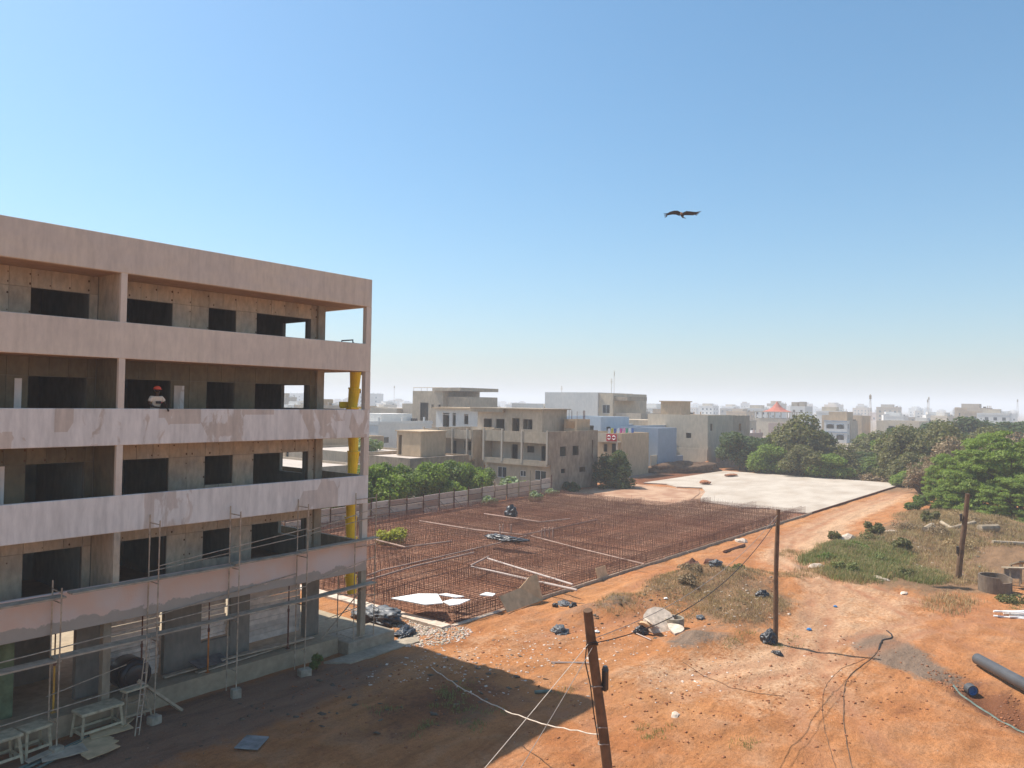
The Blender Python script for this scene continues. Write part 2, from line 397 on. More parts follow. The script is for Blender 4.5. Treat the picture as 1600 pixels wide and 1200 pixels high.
Z -= gauss(37.0,4.3,3.6,1.1,0.62)*0.7            # pipe trench by the right edge
Z -= gauss(24.6,20.0,2.4,1.6)*0.18
Z -= gauss(37.0,19.6,0.9,0.7)*0.55               # pit beside the broken manhole cover
track = band([(30,16),(38,12.5),(50,14.5),(60,21),(90,25),(125,24.5)], 2.4)
Z -= track*0.05
RUTS = [[(25,2.5),(30,7.5),(36,11),(44,13),(53,15.2),(60,20.5),(70,23.6),(90,25),(124,24.6)], [(22,6),(29,9.5),(36,12.4),(44,14),(52,16.2),(59,21.5),(70,24.4),(90,26),(124,25.6)],
        [(40,2),(45,7),(50,11.5),(56,17.5),(62,21.8),(74,23.2)], [(47,3.4),(51,8),(54,13.2),(60,19.4),(66,22.6)], [(24,17),(30,15.4),(37,12.3),(45,10.2),(53,7)], [(24,15.4),(30,13.6),(37,10.6),(45,8.6),(53,5.4)], [(30,23.5),(38,20.8),(41,24),(50,25.5),(60,24.5),(75,25.6)]]
ruts = np.zeros(X.shape)
for i_, r_ in enumerate(RUTS):
    b_ = band(r_, 0.45)*np.clip(0.8+0.5*wav(0.5, 40+i_), 0, 1); ruts = np.maximum(ruts, b_)
    Z -= b_*0.05; Z += (band(r_, 0.75)-b_)*0.02
Z = Z*(1-flat)
Z[(X > 29.0) & (X < 131.5) & (Y > 27.2) & (Y < 57.5)] = 0.0
A = dict(
    rut=ruts,
    pale=np.clip(ruts*0.25 + track*0.55 + band([(44,10),(52,11),(60,20.5),(78,23)], 2.2)*0.5 + gauss(33,11,6,3)*0.45 + gauss(92,23.5,16,1.6)*0.55 + gauss(29,24,4,2.2)*0.45, 0, 1),
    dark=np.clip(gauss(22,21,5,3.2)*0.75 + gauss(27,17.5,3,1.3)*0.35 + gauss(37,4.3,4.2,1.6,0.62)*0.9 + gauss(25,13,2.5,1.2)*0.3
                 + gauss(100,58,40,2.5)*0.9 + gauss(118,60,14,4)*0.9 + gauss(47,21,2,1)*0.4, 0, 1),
    gravel=np.clip(gauss(15,26.3,10,2.6,0,4)*0.95 + gauss(36,23.5,4,1.8)*0.5 + gauss(38,17,6,2.2)*0.5, 0, 1),
    grey=np.clip(gauss(39.8,8.2,3.2,1.7,0.9)*1.0 + gauss(42.0,9.6,2.4,1.3,0.5)*0.7 + gauss(35.3,16.9,2.0,1.2)*0.8 + gauss(38.4,22.8,3,1.2)*0.6 + gauss(57.5,18.7,4,0.9,0.4)*0.6, 0, 1),
    dry=np.clip(gauss(45.3,21.2,5.4,3.4)*0.9 + gauss(42.5,16.8,5,2.3)*0.75 + gauss(62,14.5,9,4.6,0.35,4)*0.95 + gauss(74,15,11,5.0,0.0,4)*0.95
                + gauss(92,12,16,8,0,4)*1.0 + gauss(66,8.5,10,3,0,4)*0.75 + gauss(150,30,35,26,0,6)*1.0 + gauss(90,-10,40,18,0,6) + gauss(22,19.2,2.2,1.0)*0.4, 0, 1),
    bed=((X > 29.3) & (X < 100) & (Y > 27.4) & (Y < 57)).astype(float),
    bedpale=((X > 62) & (X < 100) & (Y > 29) & (Y < 56.5)).astype(float)*np.clip((X-62-(56-Y)*0.35)/14, 0, 1),
    city=np.clip(((np.hypot(X, Y) > 165) | (Y > 62)).astype(float)*(1-gauss(150,20,70,45,0,6)), 0, 1))
nx, ny = X.shape
idx = np.arange(nx*ny).reshape(nx, ny)
F = np.stack([idx[:-1,:-1], idx[1:,:-1], idx[1:,1:], idx[:-1,1:]], -1).reshape(-1, 4)
gme = npmesh('ground', np.stack([X, Y, Z], -1).reshape(-1, 3), F, MAT['ground'])
for k, a in A.items():
    at = gme.attributes.new(k, 'FLOAT', 'POINT'); at.data.foreach_set('value', a.astype(np.float32).ravel())
gme.polygons.foreach_set('use_smooth', np.ones(len(gme.polygons), bool))
obj('ground', gme, kind='structure')
def gz(x, y):
    i = np.searchsorted(gx, x)-1; j = np.searchsorted(gy, y)-1
    u = (x-gx[i])/(gx[i+1]-gx[i]); v = (y-gy[j])/(gy[j+1]-gy[j])
    return float(Z[i,j]*(1-u)*(1-v) + Z[i+1,j]*u*(1-v) + Z[i,j+1]*(1-u)*v + Z[i+1,j+1]*u*v)
def drop(x, y): return (x, y, gz(x, y))

# haze: one closed box of thin air round everything
hm = bpy.data.materials.new('haze'); hm.use_nodes = True; ht = hm.node_tree; ht.nodes.clear()
ho = ht.nodes.new('ShaderNodeOutputMaterial'); hv = ht.nodes.new('ShaderNodeVolumePrincipled')
hv.inputs['Color'].default_value = (0.93, 0.95, 0.98, 1); hv.inputs['Density'].default_value = 0.00070
hv.inputs['Anisotropy'].default_value = 0.0
ht.links.new(hv.outputs[0], ho.inputs['Volume'])
obj('haze', MB().box(-700, 6900, -2900, 7000, -3, 56), hm, kind='stuff', label='thin pale haze hanging over the whole town')

# white concrete slab, already cast at the far end
slab_m = NG('new_slab_concrete')
_f = slab_m.noise(0.16, 6, 0.6, st=(1,1.6,1)); _f2 = slab_m.noise(0.5, 5, 0.65)
_c = slab_m.mix(slab_m.ramp(_f, [(0.4,0),(0.65,1)]), (0.49,0.42,0.34), (0.38,0.31,0.24))
_c = slab_m.mix(slab_m.ramp(_f2, [(0.62,0),(0.8,0.7)]), _c, (0.42,0.27,0.18))
slab_m.col(_c); slab_m.bump(slab_m.noise(3, 4), 0.3, 0.03)
ragged = [(101.5,56.5),(102.5,53.2),(100.2,50.4),(101.6,47.2),(97.5,44.8),(90.5,42.2),(86.8,40.6),(86.5,38.1),(85.2,35.0),(87.2,32.2),(85.6,30.0),(86.2,27.6)]
sl = MB().prism([(131,27.6),(131,56.8)] + ragged, 0.01, 0.16)
obj('slab', sl, slab_m.done(0.9, 0.15), kind='structure', label='pale freshly cast concrete floor slab at the far end of the plot')
wet = NG('red_screed'); wet.col(wet.mix(wet.ramp(wet.noise(0.35, 6, 0.6), [(0.4,0),(0.6,1)]), (0.33,0.18,0.11), (0.46,0.295,0.19)))
sc_ = MB().prism([(99.4,56.4),(98.4,53.2),(97.1,50.4),(100.5,47.1),(95.4,44.7),(88.4,42.5),(84.7,40.5),(80,43),(78,48.5),(83,52),(86,56.4)], 0.004, 0.06)
obj('screed', sc_, wet.done(0.95, 0.1), kind='structure', label='thin reddish screed between the rebar and the white slab')

# ------------------------------------------------------------------ the long unfinished building on the left
B = thing('unfinished_building', 'long four storey concrete building shell with open galleries and no windows fitted', 'building', (16, 30, 0))
FL = [13.37, 10.27, 7.17, 4.07]
X0, XR, YF, YB = 3.0, 24.13, 28.1, 30.0
o = obj('roof_parapet', MB().box(X0, XR, YF, 28.32, 16.13, 17.45).box(23.9, XR, 28.32, 38, 16.13, 17.45).box(X0, 23.9, 37.8, 38, 16.13, 17.45), MAT['roofband'], B); bevel(o, 0.02)
obj('roof_slab', MB().box(X0, 23.9, 28.32, 37.8, 16.15, 16.45), MAT['soffit'], B)
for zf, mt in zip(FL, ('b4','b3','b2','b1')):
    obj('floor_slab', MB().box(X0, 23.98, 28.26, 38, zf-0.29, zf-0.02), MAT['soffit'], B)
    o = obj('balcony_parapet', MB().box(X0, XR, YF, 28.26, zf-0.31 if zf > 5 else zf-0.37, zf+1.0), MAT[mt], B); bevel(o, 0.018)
    obj('side_parapet', MB().box(23.98, XR, 28.26, 38, zf-0.31, zf+0.99), MAT['raw'], B)
# upright corner column and gallery dividers
zc = [(0.62, 3.70), (5.07, 6.86), (8.17, 9.96), (11.27, 13.06), (14.37, 16.13)]
for k, (za, zb) in enumerate(zc):
    obj('corner_column', MB().box(23.82, 24.125, YF+0.005, 28.36, za, zb), MAT['b4' if k else 'raw'], B)
for zf, zt in zip(FL, (16.15, 13.08, 9.98, 6.88)):
    obj('gallery_divider', MB().box(12.52, 12.70, 28.27 if zf > 3 else 28.4, 29.98, zf, zt), MAT['panelc' if zf in (13.37, 4.07) else 'darkc'], B)
    obj('divider_face', MB().box(12.50, 12.72, 28.12, 28.265, zf+1.0, zt-0.02), MAT['b4' if zf > 5 else 'panelc'], B)
# rear wall of each gallery: backing wall with openings, cast panels proud of it
OPEN = [(10.27,12.21,0,2.1), (13.45,15.38,0,2.1), (16.93,18.2,0.9,2.1), (19.2,22.08,0.0,2.1)]
OPEN0 = [(5.4,8.2,0,2.1)]
ties = MB()
for li, (zf, zt) in enumerate(zip(FL, (16.15, 13.08, 9.98, 6.88))):
    holes = [(a, b, zf+c, zf+d) for a, b, c, d in OPEN + OPEN0]
    mb = wall(MB(), 'x', X0, 22.62, 30.04, 30.2, zf-0.02, zt+0.02, holes)
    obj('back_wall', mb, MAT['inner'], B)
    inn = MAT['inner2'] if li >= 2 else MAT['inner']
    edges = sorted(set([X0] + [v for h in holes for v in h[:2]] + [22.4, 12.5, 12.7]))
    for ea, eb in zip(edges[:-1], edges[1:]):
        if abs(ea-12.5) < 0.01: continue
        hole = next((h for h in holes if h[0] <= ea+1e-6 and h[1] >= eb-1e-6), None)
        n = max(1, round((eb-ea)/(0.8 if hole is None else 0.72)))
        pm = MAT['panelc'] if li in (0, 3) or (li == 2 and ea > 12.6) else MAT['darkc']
        for k in range(n):
            xa = ea + (eb-ea)*k/n + 0.006; xb = ea + (eb-ea)*(k+1)/n - 0.006
            pr = rnd.uniform(-0.006, 0.006)
            bands = [(zf+2.112, zt-0.01)]
            if hole is None: bands.append((zf, zf+2.1))
            elif hole[2] > zf+0.1: bands.append((zf, hole[2]))
            for za, zb in bands:
                if zb-za < 0.15: continue
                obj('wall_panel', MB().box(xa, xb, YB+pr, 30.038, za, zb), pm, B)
                for zz in ([za+0.12, zb-0.2] if zb-za < 1 else [za+0.35, (za+zb)/2+0.2, zb-0.25]):
                    if li != 1 and rnd.random() < 0.75 and xb-xa > 0.3:
                        s_ = rnd.uniform(0.018, 0.04); xx = xb-0.035 if rnd.random() < 0.7 else xa + 0.2; y_ = YB+pr-0.004
                        q = [(xx+s_*math.cos(t)*rnd.uniform(.7,1.2), y_, zz+s_*1.3*math.sin(t)) for t in [i*1.0472 for i in range(6)]]
                        q2 = [(p_[0], y_+0.006, p_[2]) for p_ in q]
                        ties.add(q+q2, [(0,1,2,3,4,5)]+[(i,(i+1)%6,(i+1)%6+6,i+6) for i in range(6)])
    # room shells behind
    obj('end_wall', wall(MB(), 'y', 30.2, 38, 22.62, 22.8, zf-0.02, zt+0.02, [(31.2, 33.05, zf+0.97, zf+2.12)]), inn, B)
    obj('corner_pier', MB().box(22.40, 22.79, 29.86, 30.2, zf, zt), MAT['raw'], B)
    ic = MB()
    for xx in (8.9, 12.55, 16.2, 18.75): ic.box(xx, xx+0.14, 30.21, 35.5, zf, zt)
    ic.box(X0, 22.6, 35.5, 35.7, zf, zt)
    obj('room_wall', ic, inn, B)
obj('tie_stains', ties, MAT['dark'], B, kind='stuff')
# streaks of white render left on the dark level
obj('render_streak', MB().cbox((9.95, 29.985, 11.4), (0.22, 0.02, 1.75)), MAT['b3'], B)
obj('render_streak', MB().cbox((9.55, 29.985, 8.45), (0.14, 0.02, 1.6)), MAT['b3'], B)
obj('render_streak', MB().cbox((15.72, 29.98, 11.55), (0.42, 0.03, 1.25)), MAT['b3'], B)
# ground floor
obj('plinth', MB().box(X0, 22.9, 28.55, 29.7, -0.2, 0.72).box(X0, 25.5, 29.7, 40, -0.2, 0.62), MAT['floor'], B)
o = obj('step_block', MB().box(22.95, 25.78, 27.86, 29.69, -0.2, 0.60), MAT['stepc'], B); bevel(o, 0.03)
obj('apron', MB().prism([(21.6,27.9),(22.3,26.95),(26.5,26.9),(26.9,27.4),(26.4,27.86)], -0.1, 0.09), MAT['stepc'], B)
for xa, xb in ((X0, 10.1), (12.1, 13.25), (15.4, 16.95), (18.28, 19.2)):
    obj('ground_floor_wall', MB().box(xa, xb, 30.0, 30.25, 0.62, 3.77), MAT['greenb' if xb < 11 else 'inner'], B)
obj('ground_floor_wall', MB().box(16.95, 18.28, 30.02, 30.22, 0.62, 1.55), MAT['inner'], B)
obj('ground_floor_column', MB().box(12.45, 12.72, 28.62, 28.9, 0.72, 3.77), MAT['raw'], B)
obj('ground_floor_column', MB().box(22.1, 22.8, 29.9, 30.3, 0.62, 3.77), MAT['inner'], B)
for xx in (11.0, 15.5, 19.5): obj('rear_column', MB().box(xx, xx+0.4, 36.6, 37, 0.62, 3.77), MAT['inner'], B)
obj('rear_wall', MB().box(X0, 12.4, 33, 33.2, 0.62, 3.77), MAT['inner'], B)

# stacked boards filling ground floor openings
def board_stack(x0, x1, z0, z1, label, n, pale):
    t = thing('board_screen', label, 'boards', ((x0+x1)/2, 30.4, 0.62), 'screens of stacked boards in the ground floor openings')
    z = z0
    while z < z1 - 0.05:
        h = rnd.uniform(0.09, 0.2) if pale else rnd.uniform(0.16, 0.3)
        a = x0 + rnd.uniform(0, 0.06); b_ = x1 - rnd.uniform(0, 0.08)
        y = 30.34 + rnd.uniform(-0.04, 0.04)
        obj('board', MB().cbox(((a+b_)/2, y, z+h/2), (b_-a, 0.05, h-0.018), 0, (rnd.uniform(-.1,.1), rnd.uniform(-.006,.006))), MAT['paleboard'], t)
        z += h
    return t
board_stack(13.27, 15.38, 0.7, 3.5, 'stack of thin whitish boards behind the black tank in the ground floor opening', 14, True)
board_stack(16.97, 18.26, 1.58, 3.55, 'rough pale board screen filling the small ground floor window opening', 10, True)
board_stack(19.22, 22.08, 0.9, 3.7, 'wide screen of brown and whitish boards in the last ground floor bay', 12, False)

# black water tank lying on the plinth
tk = thing('water_tank', 'black round plastic tank lying on its side on the plinth', 'water tank', (13.75, 29.25, 0.72))
prof = [(0.02,-0.55),(0.3,-0.55),(0.56,-0.46),(0.60,-0.36),(0.60,0.5),(0.55,0.56),(0.02,0.57)]
mb = MB(); n = 22
vs = [(13.75 + r_*math.cos(2*math.pi*k/n), 29.25 + yy, 1.33 + r_*math.sin(2*math.pi*k/n)) for r_, yy in prof for k in range(n)]
fs = [(i*n+k, i*n+(k+1)%n, (i+1)*n+(k+1)%n, (i+1)*n+k) for i in range(len(prof)-1) for k in range(n)]
mb.add(vs, fs); obj('tank_body', mb, MAT['black'], tk, smooth=True)
obj('rib', MB().tube([(13.75+0.605*math.cos(t), 29.0, 1.33+0.605*math.sin(t)) for t in np.linspace(0, 6.2832, 24)], 0.03, 5), MAT['black'], tk)
obj('rim', MB().tube([(13.75+0.45*math.cos(t), 28.72, 1.33+0.45*math.sin(t)) for t in np.linspace(0, 6.2832, 24)], 0.03, 5), MAT['black'], tk)

# props, loose planks on the plinth
def prop(x, y, z0, z1, mat, label):
    t = thing('shoring_prop', label, 'prop', (x, y, z0), 'steel props under the first floor')
    zm = z0 + (z1-z0)*0.55
    obj('outer_tube', MB().tube([(x,y,z0+0.01),(x,y,zm)], 0.035, 8), mat, t)
    obj('inner_tube', MB().tube([(x,y,zm-0.02),(x,y,z1-0.02)], 0.026, 8), MAT['rust'], t)
    obj('base_plate', MB().box(x-.08,x+.08,y-.08,y+.08,z0+0.002,z0+0.014), mat, t)
    obj('collar', MB().tube([(x,y,zm-0.05),(x,y,zm+0.07)], 0.05, 8), MAT['rust'], t)
prop(11.05, 29.1, 0.72, 3.76, MAT['yprop'], 'yellow steel prop standing before the dark ground floor doorway')
prop(16.6, 28.8, 0.72, 3.76, MAT['orange'], 'orange steel prop beside the small board filled opening')
prop(20.45, 28.95, 0.72, 3.76, MAT['rust'], 'rusty steel prop before the wide screen of boards')
prop(13.95, 28.85, 0.72, 3.76, MAT['rust'], 'dark steel prop before the black water tank')
for (xa, ya, xb, yb, zz, w, lab) in ((16.2,28.9,21.6,29.35,0.80,0.22,'long grey plank lying along the plinth edge'), (15.0,29.25,20.4,29.5,0.85,0.25,'dark plank lying behind the others on the plinth'),
                                (17.4,29.2,21.8,28.95,0.93,0.18,'thin pale plank lying slantwise over other planks on the plinth')):
    L = math.hypot(xb-xa, yb-ya)
    obj('plank', MB().cbox(((xa+xb)/2,(ya+yb)/2,zz), (L, w, 0.05), math.atan2(yb-ya, xb-xa)), MAT['plank'], label=lab, cat='plank', group='planks lying on the plinth')
obj('metal_sheet', MB().cbox((16.9,29.2,1.02), (1.7,0.6,0.03), 0.25, (0.35,0.1)), MAT['greybag'], label='grey metal sheet leaning on planks by the orange prop', cat='sheet')

# yellow rubbish chute
ch = thing('rubbish_chute', 'long yellow rubbish chute hanging down the open end of the building', 'chute', (24.6, 29.9, 2.3))
pts = [(24.58,29.80,14.2),(24.60,29.76,13.2),(24.70,29.94,12.3),(24.68,30.06,11.3),(24.58,29.86,10.3),(24.62,29.82,9.2),(24.60,29.86,8.1),(24.60,29.88,7.0),(24.6,29.9,6.0),(24.6,29.85,5.0),(24.6,29.92,4.0),(24.62,29.86,3.1),(24.66,29.78,2.3)]
for a, b_ in zip(pts[:-1], pts[1:]):
    a = Vector(a); b_ = Vector(b_); d = (b_-a).normalized()
    s_ = obj('chute_segment', MB().tube([a, a+d*0.06, a+d*0.09, b_-d*-0.06], [0.315, 0.315, 0.285, 0.225], 16), MAT['yellow'], ch, smooth=False)
    obj('clamp', MB().box(a.x+0.2, a.x+0.31, a.y-0.12, a.y-0.06, a.z-0.25, a.z-0.02), MAT['rust'], s_)
obj('hanger_frame', MB().tube([(24.05,29.35,14.36),(24.05,29.35,14.62),(24.05,30.2,14.62),(24.05,30.2,14.36)], 0.035, 5).tube([(24.05,29.35,14.5),(24.75,29.6,14.3)],0.03,5).tube([(24.05,30.2,14.5),(24.6,30.3,14.2)],0.03,5), MAT['black'], ch)
obj('hopper', MB().prism([(24.14,29.5),(24.9,29.5),(24.9,30.35),(24.14,30.35)], 11.3, 11.36).box(24.1,24.9,30.3,30.36,11.36,11.62), MAT['yellow'], ch)

# ------------------------------------------------------------------ scaffold along the front
S = thing('scaffold', 'light steel tube scaffold standing along the building front', 'scaffold', (16, 27.6, 0))
def pole_(name, pts, r=0.026): return obj(name, MB().tube(pts, r, 7), MAT['steel'], S)
FX = [10.5, 13.72, 16.95, 20.15, 23.5]
for k, fx in enumerate(FX):
    top = 5.4 if k == 0 else 7.25
    zb = 0.30 if k < 4 else 0.63
    yo = 27.3 if k < 4 else 28.02
    yo_ = 27.3
    if k < 4:
        pole_('standard', [(fx, 27.3, zb), (fx+0.02, 27.3, top)]); pole_('standard', [(fx, 28.0, 0.1), (fx, 28.0, top+0.15)])
        for zz in (2.93, 4.9 if k == 0 else 4.98, top-0.15): pole_('transom', [(fx, 27.3, zz), (fx, 28.0, zz)], 0.02)
        pole_('transom', [(fx, 27.3, 1.0), (fx, 28.0, 1.05)], 0.018)
    else:
        pole_('standard', [(24.5, 27.95, 0.63), (24.52, 27.95, top)]); pole_('standard', [(23.3, 27.95, 0.63), (23.3, 27.98, 7.4)])
        pole_('standard', [(23.35, 29.2, 0.63), (23.35, 29.2, 3.4)])
        for zz in (0.72, 3.0, 4.9, 7.1): pole_('transom', [(23.3, 27.95, zz), (24.5, 27.95, zz)], 0.02)
        pole_('transom', [(23.3, 27.95, 0.72), (23.3, 29.2, 0.72)], 0.02); pole_('transom', [(23.35, 29.2, 2.5), (24.5, 27.95, 2.5)], 0.02)
def led(xa, za, xb, zb, y=27.27, yb=None): pole_('ledger', [(xa, y, za), (xb, y if yb is None else yb, zb)], 0.02)
led(5, 3.28, 20.15, 3.78); led(13.7, 3.62, 20.15, 4.2, 28.0); led(5, 1.3, 13.3, 1.6); led(10.4, 1.72, 13.0, 2.12, 28.0)
led(13.7, 5.62, 20.15, 6.22); led(13.7, 5.3, 20.2, 5.75, 28.02); led(20.15, 6.1, 24.5, 6.6, 27.27, 27.95); led(20.15, 5.75, 24.5, 6.2, 28.02, 27.98); led(20.15, 3.9, 24.5, 4.3, 27.27, 27.95)
pole_('brace', [(22.2, 28.9, 0.75), (23.9, 27.98, 3.0)]); pole_('brace', [(22.4, 28.9, 1.6), (24.5, 27.95, 2.2)], 0.018)
def plank(x0, x1, y0, z, w, lab, y1=None, th=0.055, z1=None):
    y1 = y0 if y1 is None else y1; z1 = z if z1 is None else z1
    L = math.sqrt((x1-x0)**2 + (y1-y0)**2)
    return obj('scaffold_plank', MB().cbox(((x0+x1)/2,(y0+y1)/2,(z+z1)/2), (L, w, th), math.atan2(y1-y0, x1-x0), (0, -math.atan2(z1-z, x1-x0))), MAT['plank'], label=lab, cat='plank', group='planks laid across the scaffold')
plank(4.5, 10.7, 27.62, 5.05, 0.5, 'upper scaffold plank at the picture edge, shortest of the upper row')
plank(10.9, 17.05, 27.64, 5.10, 0.42, 'upper scaffold plank in front of the two big dark doorways')
plank(16.9, 20.3, 27.64, 5.16, 0.42, 'upper scaffold plank before the first floor room with leaning timber')
plank(20.0, 24.6, 27.66, 5.20, 0.42, 'upper scaffold plank reaching the corner column', y1=28.0)
plank(4.5, 10.6, 27.6, 3.00, 0.5, 'lower scaffold plank at the picture edge beside the yellow prop')
plank(10.45, 13.8, 27.62, 3.06, 0.5, 'lower scaffold plank above the cement splashed trestles')
plank(13.7, 17.0, 27.66, 3.08, 0.42, 'lower scaffold plank above the black tank and dark wall')
plank(16.9, 20.25, 27.64, 3.12, 0.42, 'lower scaffold plank crossing the orange prop')
plank(20.1, 24.5, 27.66, 3.1, 0.42, 'lower scaffold plank reaching the bottom of the yellow chute', y1=28.0)
for fx, fy, sh, lab in ((10.5,27.3,(.34,.34,.36),'rounded concrete foot block under the leftmost scaffold leg'), (13.72,27.3,(.40,.36,.34),'concrete foot block by the foot of the tall leaning ladder'), (16.95,27.3,(.36,.3,.42),'concrete foot block before the pale cement smear'), (20.15,27.3,(.5,.4,.36),'wide concrete foot block beside the green weed')):
    o = obj('concrete_block', MB().cbox((fx, fy, gz(fx,fy)+sh[2]/2-0.06), sh, rnd.uniform(-.3,.3)), MAT['blockc'], label=lab, cat='concrete block', group='concrete feet of the scaffold'); bevel(o, 0.04, 2)

# ------------------------------------------------------------------ trestles, ladder, boards in front of the building
def trestle(loc, sz, rz, label, slope=0.0):
    t = thing('trestle', label, 'trestle', loc, 'cement splashed work trestles', rz)
    w, d, h = sz
    o = obj('top', MB().cbox((0,0,h-0.05), (w+0.1,d+0.08,0.10)), MAT['bench'], t, loc=(0,0,0)); bevel(o, 0.02)
    for sx in (-1,1):
        for sy in (-1,1):
            obj('leg', MB().tube([(sx*w/2*1.05, sy*d/2*1.1, 0), (sx*w/2*0.92, sy*d/2*0.9, h-0.1)], 0.05, 4), MAT['bench'], t, loc=(0,0,0))
        obj('stretcher', MB().cbox((sx*w/2*1.0, 0, 0.22), (0.05, d, 0.09)), MAT['bench'], t, loc=(0,0,0))
    for sy in (-1,1): obj('rail', MB().cbox((0, sy*d/2*1.0, 0.25), (w, 0.05, 0.08)), MAT['bench'], t, loc=(0,0,0))
    return t
trestle((8.75, 27.75, gz(8.75,27.75)), (1.5,0.7,0.95), 0.1, 'low work trestle cut off by the left picture edge')
trestle((10.05, 27.95, gz(10.05,27.95)), (0.75,0.6,0.92), 0.15, 'narrow stool-like trestle behind the loose timber')
trestle((12.1, 28.05, gz(12.1,28.05)), (1.35,0.7,0.92), 0.05, 'long work trestle beside the folding step ladder')
sl_ = thing('step_ladder', 'small wooden step trestle leaning under the leaning ladder', 'step ladder', drop(13.35,28.1))
for sx in (-0.42, 0.42):
    for dy in (-0.45, 0.3): obj('leg', MB().tube([(13.35+sx*1.2, 28.1+dy, gz(13.35,28.1)), (13.35+sx*0.7, 28.1+dy*0.25, 1.15)], 0.04, 4), MAT['woodm'], sl_)
for zz, k in ((0.35,1.05),(0.75,0.85)): obj('rung', MB().cbox((13.35, 28.1-0.45*(1-zz*0.65), zz), (0.95*k, 0.05, 0.09)), MAT['woodm'], sl_)
obj('top', MB().cbox((13.35, 28.1, 1.17), (0.85,0.4,0.07), 0.1), MAT['bench'], sl_)
ld = thing('ladder', 'pale aluminium ladder leaning on the lower scaffold plank', 'ladder', drop(12.9,27.2))
for dx in (0, 0.14): obj('stile', MB().tube([(12.78+dx, 26.75, gz(12.8,26.75)), (13.35+dx*1.2, 27.25, 3.2)], 0.022, 6), MAT['steel'], ld)
for t in np.linspace(0.08, 0.95, 9): obj('rung', MB().tube([(12.78+0.57*t, 26.75+0.5*t, 3.2*t), (12.92+0.59*t, 26.75+0.5*t, 3.2*t)], 0.014, 5), MAT['pvcw'], ld)
obj('plank', MB().tube([(13.55,28.25,1.35),(14.9,27.55,gz(14.9,27.55)+0.05)], 0.07, 4), MAT['woodm'], label='short brown timber leaning from the plinth to the ground', cat='timber')
plys = [((11.55,27.35),(1.3,0.75),0.1,'large tan plywood sheet on top of the pile'), ((12.35,27.65),(1.35,0.6),-0.12,'tan plywood offcut nearest the leaning ladder'), ((11.5,26.75),(1.2,0.8),0.35,'tan plywood sheet half under the large one'),
        ((12.9,27.9),(0.8,0.4),0.6,'orange plywood strip by the trestle leg'), ((10.6,27.0),(1.3,0.7),-0.2,'pale grey board beside the plywood pile'), ((11.4,26.2),(1.1,0.5),0.15,'plywood sheet cut off by the bottom picture edge'), ((10.1,27.25),(1.2,0.25),0.3,'narrow grey timber at the left of the plywood pile')]
for k, ((x, y), (w, d), r_, lab) in enumerate(plys):
    q = [(-w/2,-d/2),(w*0.1,-d/2*1.1),(w/2,-d/2*0.9),(w/2*0.95,d/2),(0,d/2*1.08),(-w/2*0.9,d/2*0.95)]
    c, s = math.cos(r_), math.sin(r_)
    mb = MB().prism([(x+a*c-b_*s, y+a*s+b_*c) for a, b_ in q], gz(x,y)+0.05+k*0.02, gz(x,y)+0.085+k*0.02)
    obj('plywood_sheet', mb, MAT['plank'] if 'grey' in lab else MAT['ply'], label=lab, cat='board', group='loose boards at the foot of the building')
for k, (a, b_) in enumerate((((9.0,26.9),(11.9,27.9)), ((8.9,26.6),(11.4,27.6)), ((9.4,26.4),(11.2,27.3)))):
    obj('timber', MB().tube([(a[0],a[1],gz(*a)+0.06),(b_[0],b_[1],gz(*b_)+0.06)], 0.05, 4), MAT['greenhose'], label='long greenish timber batten on the ground beside the trestles', cat='timber', group='greenish battens beside the trestles')
o = obj('metal_plate', MB().cbox((15.05,23.2,gz(15.05,23.2)+0.09), (1.05,0.8,0.05), 0.62, (0.03,0.03)), MAT['slate'], label='square blue grey plate lying alone on the bare ground', cat='plate'); bevel(o, 0.015)

# ------------------------------------------------------------------ the man on the balcony
P = thing('person', 'worker in an orange hard hat and cream shirt leaning on the balcony', 'person', (14.1, 28.55, 10.27))
def skin_body(name, verts, edges, radii, mat, parent, root=0, sub=2):
    me = bpy.data.meshes.new(name); me.from_pydata(verts, edges, [])
    o = bpy.data.objects.new(name, me); COL.objects.link(o); o.parent = parent
    o.matrix_parent_inverse = Matrix.Translation(-Vector(parent.location))
    md = o.modifiers.new('skin', 'SKIN'); md.use_smooth_shade = True
    for i, r_ in enumerate(radii):
        sv = me.skin_vertices[0].data[i]; sv.radius = (r_, r_) if not hasattr(r_, '__len__') else r_; sv.use_root = (i == root)
    s2 = o.modifiers.new('sub', 'SUBSURF'); s2.levels = sub; s2.render_levels = sub
    me.materials.append(mat); return o
MAT['skin'] = plain('dark_skin', (0.045,0.026,0.018), 0.55, 0.15, 8)
MAT['shirt'] = plain('cream_shirt', (0.66,0.57,0.44), 0.9, 0.1, 8)
MAT['jeans'] = plain('work_trousers', (0.06,0.07,0.10), 0.9, 0.2, 8)
MAT['hat'] = plain('orange_helmet', (0.78,0.085,0.03), 0.35, 0.05, 4, spec=0.5)
px, py, pz = 14.1, 28.56, 10.27
bv = [(0,0.10,0.90),(0,0.10,1.12),(0,0.03,1.36),(0,-0.02,1.50),(0,-0.05,1.60),(0,-0.05,1.70),
      (-0.20,0.0,1.40),(-0.31,-0.06,1.16),(-0.16,-0.24,1.055),(0.02,-0.30,1.045),
      (0.20,0.0,1.40),(0.32,-0.08,1.17),(0.24,-0.30,1.06),(0.20,-0.47,0.98),
      (-0.11,0.12,0.5),(-0.12,0.14,0.06),(0.11,0.12,0.5),(0.12,0.14,0.06),(-0.12,0.02,0.03),(0.12,0.02,0.03)]
be = [(0,1),(1,2),(2,3),(3,4),(4,5),(2,6),(6,7),(7,8),(8,9),(2,10),(10,11),(11,12),(12,13),(0,14),(14,15),(0,16),(16,17),(15,18),(17,19)]
